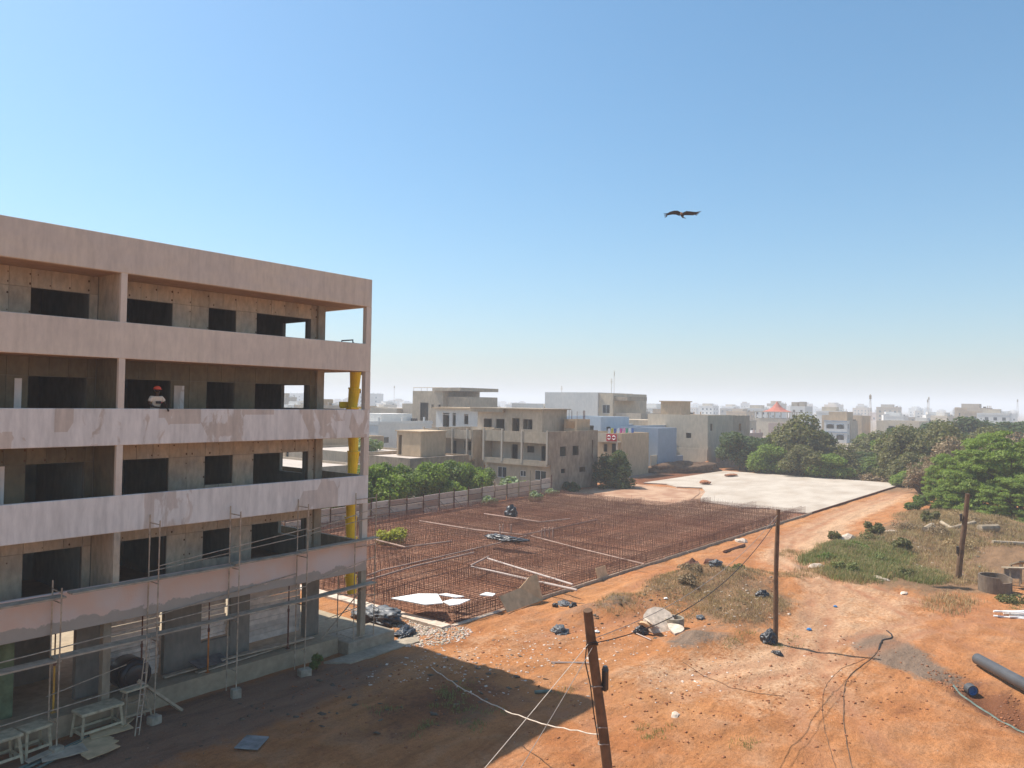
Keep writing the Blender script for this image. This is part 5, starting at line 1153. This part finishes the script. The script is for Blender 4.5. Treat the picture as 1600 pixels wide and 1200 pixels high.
while cnt < 265 and hk < 20000:
    hk += 1
    hd = R(rng.uniform(5.5, 76)); dist = 150 + 2300*rng.random()**1.9
    x, y = dist*math.cos(hd), dist*math.sin(hd)
    if x < 198 and y < 64: continue
    if x < 215 and y < 62: continue
    if y < 100 and x < 100: continue
    if x < 290 and y < 45: continue
    if dist < 300 and 0.245 < y/x < 0.315: continue
    if dist < 430 and 0.315 < y/x < 0.41: continue
    sc = 1.0 if dist < 700 else 1.25
    if any(abs(x-a) < 9+b_ and abs(y-c) < 9+b_ for a, c, b_ in placed): continue
    placed.append((x, y, 5*sc + (dist/400)))
    k = int(rng.integers(0, 7)) if rng.random() < 0.96 or dist < 600 else 7
    o = protos[k] if k not in used else copy_tree(protos[k]); used.add(k)
    o.location = (x, y, 0); o.rotation_euler.z = R(rng.normal(0, 2)) + (R(rng.uniform(-20,20)) if dist > 500 else 0)
    s_ = sc*rng.uniform(.85,1.15); o.scale = (s_, s_, s_*rng.uniform(.8,1.12)*(0.82 if dist < 300 else 1)); cnt += 1
hk = 0; cnt = 0
while cnt < 46 and hk < 6000:
    hk += 1
    x, y = rng.uniform(62, 235), rng.uniform(86, 300); hd = math.degrees(math.atan2(y, x)); dist = math.hypot(x, y)
    if not (38 < hd < 66) or dist > 300 or dist < 122: continue
    if any(abs(x-a) < 6.5+b_*.5 and abs(y-c) < 6.5+b_*.5 for a, c, b_ in placed): continue
    placed.append((x, y, 8)); k = int(rng.choice([0,2,3,5,6])); o = protos[k] if k not in used else copy_tree(protos[k]); used.add(k)
    o.location = (x, y, 0); s_ = rng.uniform(.65,.95); o.scale = (s_, s_, s_*rng.uniform(.75,1.0)); cnt += 1
for k, o in enumerate(protos):
    if k not in used: o.location = (700+40*k, 420, 0)
# masts and aerials
def mast(x, y, h, r, label):
    t = thing('mast', label, 'mast', (x, y, 0), 'masts over the far town')
    for q in range(3): obj('leg', MB().tube([(x+r*math.cos(q*2.1),y+r*math.sin(q*2.1),0),(x+.15*math.cos(q*2.1),y+.15*math.sin(q*2.1),h)], .06 if r > .5 else .03, 4), MAT['steel'], t)
    w_ = min(.4, r*.3); obj('aerials', MB().box(x-w_,x+w_,y-w_,y+w_,h-2.0,h-.5), MAT['steel'], t)
mast(330, 81.5, 17.5, 1.2, 'dark telecom mast rising behind the arched blue house')
mast(520, 96, 18, 1.2, 'thin pale mast right of the arched blue house')
mast(640, 62, 20, 1.5, 'slim mast over the middle of the thicket'); mast(560, 2+560*math.tan(R(10.2)), 20, 1.8, 'mast with aerials over the big right tree')
mast(420, 420*math.tan(R(47.6)), 24, 1.0, 'thin mast seen through the open end of the building'); mast(240, 146, 24, .25, 'very thin aerial pole right of the tall white house')
for k,(x,y,z,h) in enumerate(((151,92.6,14.2,3.4),(151,106.5,14.4,1.6),(134,120,12.9,2.2))):
    t = thing('aerial', ['tall roof aerial on the right end of the tall white house','short roof aerial on the tall white house','thin roof aerial on the big bare concrete house'][k], 'aerial', (x,y,z), 'roof aerials')
    obj('rod', MB().tube([(x,y,z),(x,y,z+h)], .05, 4), MAT['steel'], t)
    for j in range(3): obj('crossbar', MB().tube([(x,y-.35,z+h-.3-j*.35),(x,y+.35,z+h-.3-j*.35)], .03, 4), MAT['steel'], t)

# ------------------------------------------------------------------ plants
def leaves(blobs, n, size, aspect=1.6, flat=0.0, shell_=0.75, droop=0.0):
    """leaf blades scattered through a crown made of uneven clumps (cx,cy,cz,rx,ry,rz)"""
    blobs = np.array(blobs, float); w = (blobs[:,3]*blobs[:,4]*blobs[:,5])**(2/3); w /= w.sum()
    b = blobs[rng.choice(len(blobs), n, p=w)]
    d = rng.normal(size=(n,3)); d /= np.linalg.norm(d,axis=1)[:,None]
    r = (shell_ + (1-shell_)*rng.random(n)**0.6)*rng.uniform(.75,1.12,n)
    c = b[:,:3] + d*b[:,3:6]*r[:,None]
    nrm = d*0.7 + rng.normal(size=(n,3))*0.6 + [0,0,0.35+flat]; nrm /= np.linalg.norm(nrm,axis=1)[:,None]
    t = np.cross(nrm, rng.normal(size=(n,3))); t /= np.linalg.norm(t,axis=1)[:,None]; u = np.cross(nrm, t)
    t[:,2] -= droop
    s = size*rng.uniform(.6,1.35,n)[:,None]
    V = np.stack([c-t*s*aspect*.5, c+u*s*.5-nrm*s*.1, c+t*s*aspect*.5, c-u*s*.5-nrm*s*.1], 1).reshape(-1,3)
    return V, np.arange(4*n).reshape(n,4)
def clumps(k, R_, H, z0=0.0, sq=0.55, jitter=1.0, lo=0.35):
    out = []
    for i in range(k):
        a = rng.uniform(0, 6.283); rr = R_*math.sqrt(rng.random())*0.78; h = z0 + (H-z0)*(lo + (1-lo)*rng.random()*math.sqrt(max(0.05, 1-(rr/R_)**2)))
        s = R_*rng.uniform(.26,.48); hz = min(s*sq*1.5, max(h-z0*0.6, .2))
        out.append((rr*math.cos(a), rr*math.sin(a), h-hz*0.6, s, s*rng.uniform(.8,1.2), hz))
    return out
def tree_trunk(H, R_, r, limbs, z0):
    mb = MB(); mb.tube([(0,0,-.3),(.05*R_,0,H*.25),(.0,.06*R_,H*.5),(.05*R_,.0,H*.75)], [r,r*.8,r*.55,r*.2], 7)
    for i in range(limbs):
        a = 6.283*i/limbs+rng.uniform(-.4,.4); b = H*rng.uniform(.12,.35); rr = R_*rng.uniform(.45,.75)
        mb.tube([(0,0,b),(rr*.4*math.cos(a),rr*.4*math.sin(a),b+H*.2),(rr*math.cos(a),rr*math.sin(a),H*rng.uniform(.6,.85))], [r*.55,r*.35,r*.1], 5)
    return mb
def make_plant(name, label, cat, group, H, R_, k, n, size, mat, limbs=5, r=.12, z0=0.0, sq=.55, aspect=1.6, flat=0, lo=.35, shell_=.7, droop=0):
    t = thing(name, label, cat, (0,0,0), group)
    V, F_ = leaves(clumps(k, R_, H, z0, sq, lo=lo), n, size, aspect, flat, shell_, droop)
    V[:,2] = np.maximum(V[:,2], .02)
    obj('crown', npmesh('crown', V, F_, LEAF[mat]), parent=t, loc=(0,0,0))
    obj('trunk', tree_trunk(H, R_, r, limbs, z0), MAT['bark'], t, loc=(0,0,0))
    return t
def place(t, x, y, H, R_, h0, r0, rz, label, first, mat=None, sq_=1.0):
    o = t if first else copy_tree(t)
    o.location = (x, y, gz(x,y)-.05); o.rotation_euler.z = rz; o.scale = (R_/r0, R_/r0*sq_, H/h0)
    if label: o['label'] = label
    if mat:
        for ch in o.children:
            if ch.name.startswith('crown'):
                ch.data = ch.data.copy(); ch.data.materials[0] = LEAF[mat]
    return o
GB = 'green bushes behind the sheet fence'
bush = make_plant('bush', '', 'bush', GB, 4.5, 2.8, 26, 9000, .20, 'bright', 6, .07)
bush2 = make_plant('bush', '', 'bush', GB, 4.0, 2.6, 20, 8000, .19, 'green', 6, .07)
for k, (x, y, H, r_, lab) in enumerate(((46,60.5,3.6,2.6,'green bush seen under the building end behind the fence'),(50.5,62.2,4.4,2.8,'green bush just right of the corner column, behind the fence'),(54.6,62.0,4.9,3.0,'bushy green shrub second from the corner column, behind the fence'),
        (58.6,64.6,5.3,3.0,'tallest green bush in the row behind the fence'),(62.6,63.2,4.7,3.0,'mid green bush in the middle of the row behind the fence'),(66.6,64.6,5.0,3.0,'feathery green bush before the left villa'),
        (70.2,63.4,4.2,2.6,'bright green bush below the left villa gallery'),(73.6,65.2,3.9,2.4,'last green bush of the row, below the villa joint'),(64.6,60.9,2.6,2.2,'low yellow green bush right behind the fence'))):
    place(bush if k % 2 == 0 else bush2, x, y, H, r_, 4.5 if k % 2 == 0 else 4.0, 2.8 if k % 2 == 0 else 2.6, k*1.3, lab, k < 2, 'yellow' if k == 99 else None)
castor = make_plant('castor_plant', 'big leaved pale green plant below the villa windows behind the fence', 'plant', None, 2.1, 2.2, 12, 900, .42, 'pale', 5, .04, aspect=1.1)
castor.location = (78.4, 62.6, 0)
o = copy_tree(castor); o.location = (66.4,56.6,0); o.scale = (.42,.42,.55); o['label'] = 'pale leafy weed growing before the middle of the sheet fence'
o = copy_tree(castor); o.location = (73.5,55.4,0); o.scale = (.40,.40,.6); o['label'] = 'green weed growing on the rebar near the fence end'
o = copy_tree(castor); o.location = (79.8,57.6,0); o.scale = (.5,.4,.4); o['label'] = 'dark low weed at the very end of the sheet fence'
yb = make_plant('bush', 'yellow green bush growing up through the rebar by the corner column', 'bush', None, 1.6, 1.3, 12, 1500, .16, 'yellow', 5, .03); yb.location = (42.4, 46.6, 0)
o = copy_tree(castor); o.location = (77,90.2,4.05); o.scale = (1.0,1.0,1.1); o['label'] = 'broad leaved green plant on the sunlit flat roof behind the bushes'
ct = make_plant('tree', 'small dark tree standing at the corner of the right villa', 'tree', None, 5.4, 2.6, 34, 10000, .2, 'dark', 6, .12, 0.0, lo=.12); ct.location = (93.6, 57.0, 0); ct.scale = (1.08,1.08,1)
TG = 'trees of the thicket behind the plot'
tA = make_plant('tree', '', 'tree', TG, 8, 4, 30, 11000, .30, 'dark', 6, .2, .5)
tB = make_plant('tree', '', 'tree', TG, 8, 4, 34, 12000, .28, 'olive', 7, .2, .6)
tC = make_plant('tree', '', 'tree', TG, 6, 4, 26, 10000, .28, 'green', 6, .15, .0)
spec = [(tA,137.0,56.2,7.6,4.4,'dark tree overlapping the corner of the pale house'),(tA,141.5,52.4,7.4,4.2,'dark tree beside the container hut'),(tB,139.5,46.0,10.2,5.6,'tallest brownish tree of the thicket, before the pavilion roof'),
    (tC,133.4,49.2,5.6,3.6,'bright green tree at the slab edge below the dark trees'),(tB,132.6,43.6,5.2,3.9,'olive tree nearest the far edge of the white slab'),(tB,141.5,40.0,5.2,4.4,'brownish tree left of the arched blue house'),
    (tC,133.0,39.2,4.3,3.6,'rounded olive bush-like tree at the slab edge'),(tA,152,48.5,8.0,4.6,'dark tree standing behind the tallest brownish tree'),(tA,144,35.5,4.4,4.4,'dark tree below the arched blue house'),
    (tC,140,31.6,5.0,4.2,'green tree in the dip right of the arched blue house'),(tB,137.5,29.0,8.8,4.2,'olive tree right of the gap, above the slab corner'),(tB,142,24.0,9.2,4.6,'brown green tree in the middle of the right thicket'),
    (tC,133,26.6,5.4,3.4,'green tree at the far right corner of the slab'),(tC,128,22.4,4.2,3.4,'pale green low tree beyond the red track end'),(tC,150,32,7.4,5.0,'mid green tree behind the right thicket'),
    (tA,178,36,8.6,6.0,'dark tree above the right thicket, left of two'),(tA,198,31,11.0,7.0,'big dark tree on the skyline above the brown shrubs'),(tA,205,23,10.0,7.0,'dark skyline tree above the big right tree'),
    (tA,215,17.5,10.0,7.0,'dark skyline tree at the right picture edge'),(tC,199,49.0,6.0,3.4,'green tree beside the arched blue house'),(tB,160,20,8.5,6.0,'olive tree behind the brown shrubs'),(tB,120,14.5,6.6,4.0,'olive tree filling the gap behind the big right tree')]
spec += [(tB,150,26,9.6,4.6,'olive tree rising behind the right thicket'),(tC,146,18.5,7.6,4.4,'mid green tree beside the brown shrubs'),(tC,138,20.5,5.4,3.6,'low green tree below the brown shrubs'),(tB,168,40,7.0,5.0,'brownish tree in the back of the thicket'),
         (tA,160,52,6.4,4.2,'dark tree behind the dark pair by the pale house'),(tC,128,26.2,2.6,2.4,'low green growth at the corner of the white slab'),(tB,126,16.8,5.0,3.4,'olive tree at the foot of the brown shrubs')]
seen = set()
for k, (pt, x, y, H, r_, lab) in enumerate(spec):
    h0 = 6 if pt is tC else 8
    mt = {3:'bright',9:'green',12:'olive',13:'green'}.get(k)
    place(pt, x, y, H, r_, h0, 4, k*2.1, lab, pt.name not in seen, mt); seen.add(pt.name)
# fill: low dense growth under and between the trees, too tangled to count
bl = []
for i in range(260):
    x, y = rng.uniform(128, 178), rng.uniform(4, 58)
    if x < 133 and y > 26: x += 6
    bl.append((x, y, rng.uniform(.3,1.5), rng.uniform(1.2,2.4), rng.uniform(1.2,2.4), rng.uniform(.8,1.7)))
V, F_ = leaves(bl, 52000, .30, shell_=.6); V[:,2] = np.maximum(V[:,2], .03)
obj('undergrowth', npmesh('undergrowth', V, F_, LEAF['olive']), kind='stuff', label='tangled green undergrowth behind the white slab')
bl = [(rng.uniform(132.5, 141), rng.uniform(22, 46), rng.uniform(.1,.5), rng.uniform(.6,1.2), rng.uniform(.6,1.2), rng.uniform(.3,.8)) for i in range(60)]
V, F_ = leaves(bl, 7000, .26); V[:,2] = np.maximum(V[:,2], .03)
obj('brush', npmesh('brush', V, F_, LEAF['brown']), kind='stuff', label='dry brown brush along the far edge of the slab')
# bare brown shrub, twiggy
def twig_shrub(H, R_, n, leafn):
    t = thing('shrub', '', 'shrub', (0,0,0), 'bare brown shrubs by the big right tree')
    mb = MB()
    for i in range(n):
        a = rng.uniform(0,6.28); rr = R_*math.sqrt(rng.random()); h = H*rng.uniform(.6,1)*math.sqrt(max(.1,1-(rr/R_)**2*.7)); b0 = rr*.25
        mb.tube([(b0*math.cos(a),b0*math.sin(a),0),(rr*.6*math.cos(a+.2),rr*.6*math.sin(a+.2),h*.6),(rr*math.cos(a),rr*math.sin(a),h)], [.05,.03,.012], 3, cap=False)
    obj('twigs', mb, MAT['bark'], t, loc=(0,0,0))
    V, F_ = leaves(clumps(26, R_, H, 0.2), leafn, .22, 1.8, shell_=.5)
    obj('crown', npmesh('crown', V, F_, LEAF['brown']), parent=t, loc=(0,0,0)); return t
ts = twig_shrub(7, 4, 260, 5200)
for k,(x,y,H,r_,lab) in enumerate(((124,19.0,8.0,4.4,'big bare brown shrub between the thicket and the right tree'),(131,17.0,7.4,4.0,'brown shrub behind the big bare one'),(119,22.2,4.6,3.0,'low brown shrub left of the big bare one'),(136,13.5,8.6,5.0,'brown shrub showing over the top of the right tree'))):
    place(ts, x, y, H, r_, 7, 4, k*1.7, lab, k == 0)
# the big feathery acacia on the right
ac = thing('acacia_tree', 'huge bright green feathery tree filling the right edge', 'tree', (101, 10.2, 0))
bl = []
for i in range(185):
    a = rng.uniform(0, 6.28); rr = 6.8*math.sqrt(rng.random()); h = 0.6 + 9.0*rng.random()**.6*math.sqrt(max(.06, 1-(rr/7.4)**2))
    bl.append((rr*math.cos(a), rr*math.sin(a)*1.0, h, rng.uniform(.6,1.5), rng.uniform(.6,1.5), rng.uniform(.2,.55)))
V, F_ = leaves(bl, 56000, .13, 3.0, flat=.3, shell_=.3, droop=.35); V[:,2] = np.maximum(V[:,2], .05)
obj('crown', npmesh('crown', V, F_, LEAF['bright']), parent=ac, loc=(0,0,0)); obj('trunk', tree_trunk(8, 6, .3, 9, 0), MAT['bark'], ac, loc=(0,0,0))
for k,(x,y,s_,sz,lab) in enumerate(((106.5,16.0,.62,.70,'feathery green shoulder tree left of the huge right tree'),(96.0,9.0,.62,.52,'low feathery green tree drooping before the huge right tree'),(107,5.5,.9,.95,'feathery green tree beyond the right picture edge'),(99.5,15.6,.42,.35,'low pale green feathery bush beside the red track'))):
    o = copy_tree(ac); o.location = (x,y,0); o.scale = (s_,s_,sz); o.rotation_euler.z = 1.3*k+.6; o['label'] = lab
cg = make_plant('bush', 'dark green round bush by the end of the red track', 'bush', None, 1.9, 1.2, 10, 1600, .17, 'green', 4, .04); cg.location = (97.2, 19.0, gz(97.2,19.0))
sb = make_plant('bush', 'dark green shrub on the bank left of the third pole', 'bush', 'small dark shrubs on the grassy bank', 1.4, 1.0, 9, 1200, .15, 'olive', 4, .03)
for k,(x,y,s_,lab) in enumerate(((74.3,17.8,1.0,'dark green shrub, larger of two on the grassy bank'),(70.6,20.2,.7,'dark green shrub, smaller of two on the grassy bank'),(67.5,14.2,.8,'grey green shrub in the dry grass of the bank'),(85.0,15.6,1.0,'dull shrub below the red track end'))):
    o = sb if k == 0 else copy_tree(sb); o.location = drop(x,y); o.scale = (s_,s_,s_); o.rotation_euler.z = k; o['label'] = lab
db = make_plant('bush', 'low dark bush at the foot of the right villa wall', 'bush', None, 1.3, 1.4, 10, 1500, .16, 'dark', 4, .03); db.location = (85.5, 58.6, 0)
# grass: thin blades
def grass(name, pts, hmin, hmax, width, mat, label, lean=.5):
    pts = np.array(pts); n = len(pts); a = rng.uniform(0,6.283,n); h = rng.uniform(hmin,hmax,n)
    zz = np.array([gz(p[0],p[1]) for p in pts]); b = np.column_stack([pts[:,0],pts[:,1],zz-.02])
    dr = np.column_stack([np.cos(a),np.sin(a),np.zeros(n)]); sd = np.column_stack([-np.sin(a),np.cos(a),np.zeros(n)])
    L_ = rng.uniform(.1,lean,n)*h
    m_ = b + dr*(L_*.35)[:,None] + np.column_stack([np.zeros(n),np.zeros(n),h*.6]); tp = b + dr*L_[:,None] + np.column_stack([np.zeros(n),np.zeros(n),h])
    w = width*rng.uniform(.6,1.4,n)[:,None]
    V = np.stack([b-sd*w, b+sd*w, m_+sd*w*.7, m_-sd*w*.7, tp+sd*w*.15, tp-sd*w*.15],1).reshape(-1,3)
    i = np.arange(n)[:,None]*6; F_ = np.concatenate([i+[0,1,2,3], i+[3,2,4,5]])
    return obj(name, npmesh(name, V, F_, LEAF[mat]), kind='stuff', label=label)
def tufts(n, areas, per, spread):
    out = []
    w = np.array([a[2]*a[3] for a in areas]); w = w/w.sum()
    for i in range(n):
        cx, cy, rx, ry = areas[rng.choice(len(areas), p=w)][:4]
        a = rng.uniform(0,6.283); r_ = math.sqrt(rng.random()); x, y = cx+rx*r_*math.cos(a), cy+ry*r_*math.sin(a)
        for j in range(per): out.append((x+rng.normal(0,spread), y+rng.normal(0,spread)))
    return out
GA = [(57.5,14.8,3.6,2.4),(63.5,15.6,4.6,2.8),(61,18.6,3.0,1.2),(59.5,11.6,2.5,1.8),(66.5,18.5,3,1.5)]
grass('green_grass', tufts(1500, GA, 22, .30), .12, .42, .013, 'grass', 'soft green grass on the bank round the third pole', .9)
grass('dry_grass', tufts(520, GA, 22, .30), .12, .45, .013, 'straw', 'straw blades mixed into the green grass of the bank', .9)
grass('dry_grass', tufts(420, [(45.3,21.3,4.2,2.6),(49.5,20.0,2.4,1.6)], 18, .3), .05, .24, .010, 'straw', 'sparse dry grass on the brown mound', .9)
grass('dry_grass', tufts(1900, [(72,14,7,4.6),(82,12,8,5.5),(63,10,4.5,2.6),(92,14,8,6),(55.2,17.2,2,1.4),(53,8.6,3,1.2)], 22, .28), .10, .42, .013, 'straw', 'dry straw coloured grass on the mounds and the bank', .9)
grass('dry_grass', tufts(600, [(42.5,16.8,3.6,1.7),(38.5,22.6,2.4,1.2),(40.5,19.5,3,1.4),(52.2,18.2,1.4,1),(62,21.2,2,1)], 16, .2), .06, .25, .010, 'straw', 'short dry grass on the low mounds in the middle', .9)
grass('dry_brush', tufts(420, [(45.3,21.3,4.4,2.8),(49.5,20.0,2.4,1.6),(42.5,16.8,3.8,1.8)], 18, .3), .05, .26, .010, 'brown', 'brown dead stalks on the mound', .9)
grass('dry_brush', tufts(700, [(74,13.5,7,4),(84,12,7,5),(66,17,4,2.4)], 18, .3), .10, .40, .014, 'brown', 'brown dead stalks on the mounds and the bank', .9)
grass('weeds', tufts(150, [(72,14,7,4.6),(82,12,8,5.5)], 18, .22), .10, .36, .013, 'grass', 'green blades mixed into the dry grass', .9)
grass('weeds', tufts(150, [(22.6,21.1,1.0,.8),(21.0,20.9,.6,.5),(22.3,20.1,.9,.5),(20.4,21.9,.5,.4),(22,18.6,1.5,.7),(19.6,20.0,1.0,.6),(23.4,21.4,1.2,.8),(25,13.2,1.2,.7),(19.5,22.3,.6,.4),(38.6,13.4,1.3,.7),(37.0,15.0,1.6,.5),(47.5,24.2,1.5,.5),(26.4,18.0,.6,.3),(26.2,10.5,.6,.4),(55.5,5.2,2,.7)], 24, .14), .04, .16, .009, 'grass', 'thin green weeds scattered over the bare ground', .9)
for k,(x,y,r_,hh,mt,lab) in enumerate(((57,15.6,.9,.6,'grass','rounded green shrublet at the near left of the grassy bank'),(60.5,17.6,1.1,.7,'green','green shrublet at the back left of the grassy bank'),(62,14.6,1.0,.55,'grass','pale green shrublet in the middle of the grassy bank'),(65,17,1.0,.6,'green','green shrublet at the back of the grassy bank'),(58.6,12.2,.8,.5,'olive','olive shrublet left of the third pole foot'),(69.5,17.2,1.2,.7,'olive','olive shrublet on the bank before the track'),
        (76,13.5,1.3,.8,'brown','brown dead shrublet behind the third pole'),(79.5,16.4,1.2,.8,'brown','brown dead shrublet on the bank below the track end'),(84,10.5,1.6,1.1,'brown','brown dead shrublet before the big right tree'),(88.5,13.5,1.5,1.0,'straw','straw coloured shrublet at the foot of the big right tree'),(73,11.0,1.2,.6,'straw','straw coloured shrublet right of the third pole'),(46.4,22.4,.9,.45,'brown','brown dead shrublet on the top of the mound'),(43.6,21.0,.9,.4,'brown','brown dead shrublet on the left of the mound'),(50.0,20.8,.9,.5,'olive','olive shrublet at the far end of the grassy mound'),(56,5.6,1.0,.5,'olive','low olive shrublet between the well ring and the white pipes'))):
    q = make_plant('shrublet', lab, 'shrub', 'low shrublets on the waste ground', hh, r_, 8, 900, .09, mt, 4, .015, lo=.2); q.location = drop(x, y)
wd = make_plant('weed', 'small green weed growing at the plinth beside the concrete foot block', 'weed', None, .7, .4, 7, 420, .09, 'green', 4, .015); wd.location = drop(20.9, 27.5)

# ------------------------------------------------------------------ litter, rubble, stones
def scatter(name, areas, n, smin, smax, mat, label, flat=.35):
    vs = []; fs = []; w = np.array([a[4] if len(a) > 4 else a[2]*a[3] for a in areas]); w = w/w.sum()
    base = np.array([(-1,-1,-1),(1,-1,-1),(1,1,-1),(-1,1,-1),(-1,-1,1),(1,-1,1),(1,1,1),(-1,1,1)], float)
    fb = np.array([(0,3,2,1),(4,5,6,7),(0,1,5,4),(1,2,6,5),(2,3,7,6),(3,0,4,7)]); V = []; F_ = []
    for i in range(n):
        cx, cy, rx, ry = areas[rng.choice(len(areas), p=w)][:4]; a = rng.uniform(0,6.283); r_ = rng.random()**.5
        x, y = cx+rx*r_*math.cos(a), cy+ry*r_*math.sin(a); s = smin+(smax-smin)*rng.random()**2.2
        d = base*(1+rng.uniform(-.35,.35,(8,3)))*[s, s*rng.uniform(.4,.9), s*flat*rng.uniform(.4,1)]
        q = rng.uniform(0,6.283); c_, s_ = math.cos(q), math.sin(q); e = d.copy(); e[:,0] = d[:,0]*c_-d[:,1]*s_; e[:,1] = d[:,0]*s_+d[:,1]*c_
        e[:,2] += e[:,0]*rng.uniform(-.25,.25)
        V.append(e+[x,y,gz(x,y)+s*flat*.5]); F_.append(fb+8*i)
    return obj(name, npmesh(name, np.concatenate(V), np.concatenate(F_), mat), kind='stuff', label=label)
scatter('rubble', [(28.2,31.0,.9,3.2),(28.2,28.6,1.3,1.2),(27.8,27.0,2.2,1.3)], 2300, .008, .06, MAT['chip'], 'pale plaster rubble strewn along the near end of the rebar')
scatter('rubble', [(28.2,31.0,1.1,3.4),(28.2,28.6,1.6,1.4),(27.8,27.0,1.9,1.2)], 1300, .01, .09, MAT['h_grey'], 'grey mortar rubble strewn along the near end of the rebar')
scatter('litter', [(28.0,23.6,3.6,3.2),(31,21,4,3,6),(26,20.5,3.0,2.2,4),(24,24,3,2,6),(34,19.5,3,2.5,4),(30,16,5,3,5),(42,19,6,4,8),(40,12,6,3,2)], 950, .012, .07, MAT['chip'], 'small pale chips and paper scraps scattered on the ground', .2)
scatter('stones', [(25,14,5,3.5),(30,12,6,5),(36,10,6,5),(22,22,6,4),(44,20,6,4),(35,22,5,2.5),(20,25,5,2)], 1300, .008, .06, MAT['brk'], 'small red clods scattered over the bare ground', .6)
scatter('litter', [(46,19.5,4.5,3.5),(42,16.5,4,2),(72,13,7,4),(62,12,4,3)], 240, .02, .12, MAT['stone'], 'pale scraps and stones lying in the dry grass', .3)
scatter('stones', [(38.9,6.3,1.5,.9),(36.3,3.9,2.2,.5)], 240, .012, .06, MAT['brk'], 'brown stones along the trench edge', .6)
scatter('twigs', [(16,25,6,2),(22,22,5,3),(27,22,4,3),(40,20,6,4)], 220, .02, .16, MAT['bark'], 'dark twigs and splinters on the ground', .12)
for k,(x,y,c,lab) in enumerate(((47.5,13.6,'blue','small turquoise lid on the ground right of the middle pole'),(41.5,13.2,'blue','blue plastic scrap left of the turquoise lid'),(33.8,21.4,'white','white paper bag near the blue grey sheet'),(40.9,21.2,'white','white plate-like scrap above the broken manhole'),(66.5,8.8,'greenhose','green bottle in the dry grass beyond the well ring'))):
    lump('scrap', x, y, gz(x,y)+.02, (.12),.11,.06, MAT[c], lab, 'scrap', 'bright scraps of rubbish', seed=50+k)
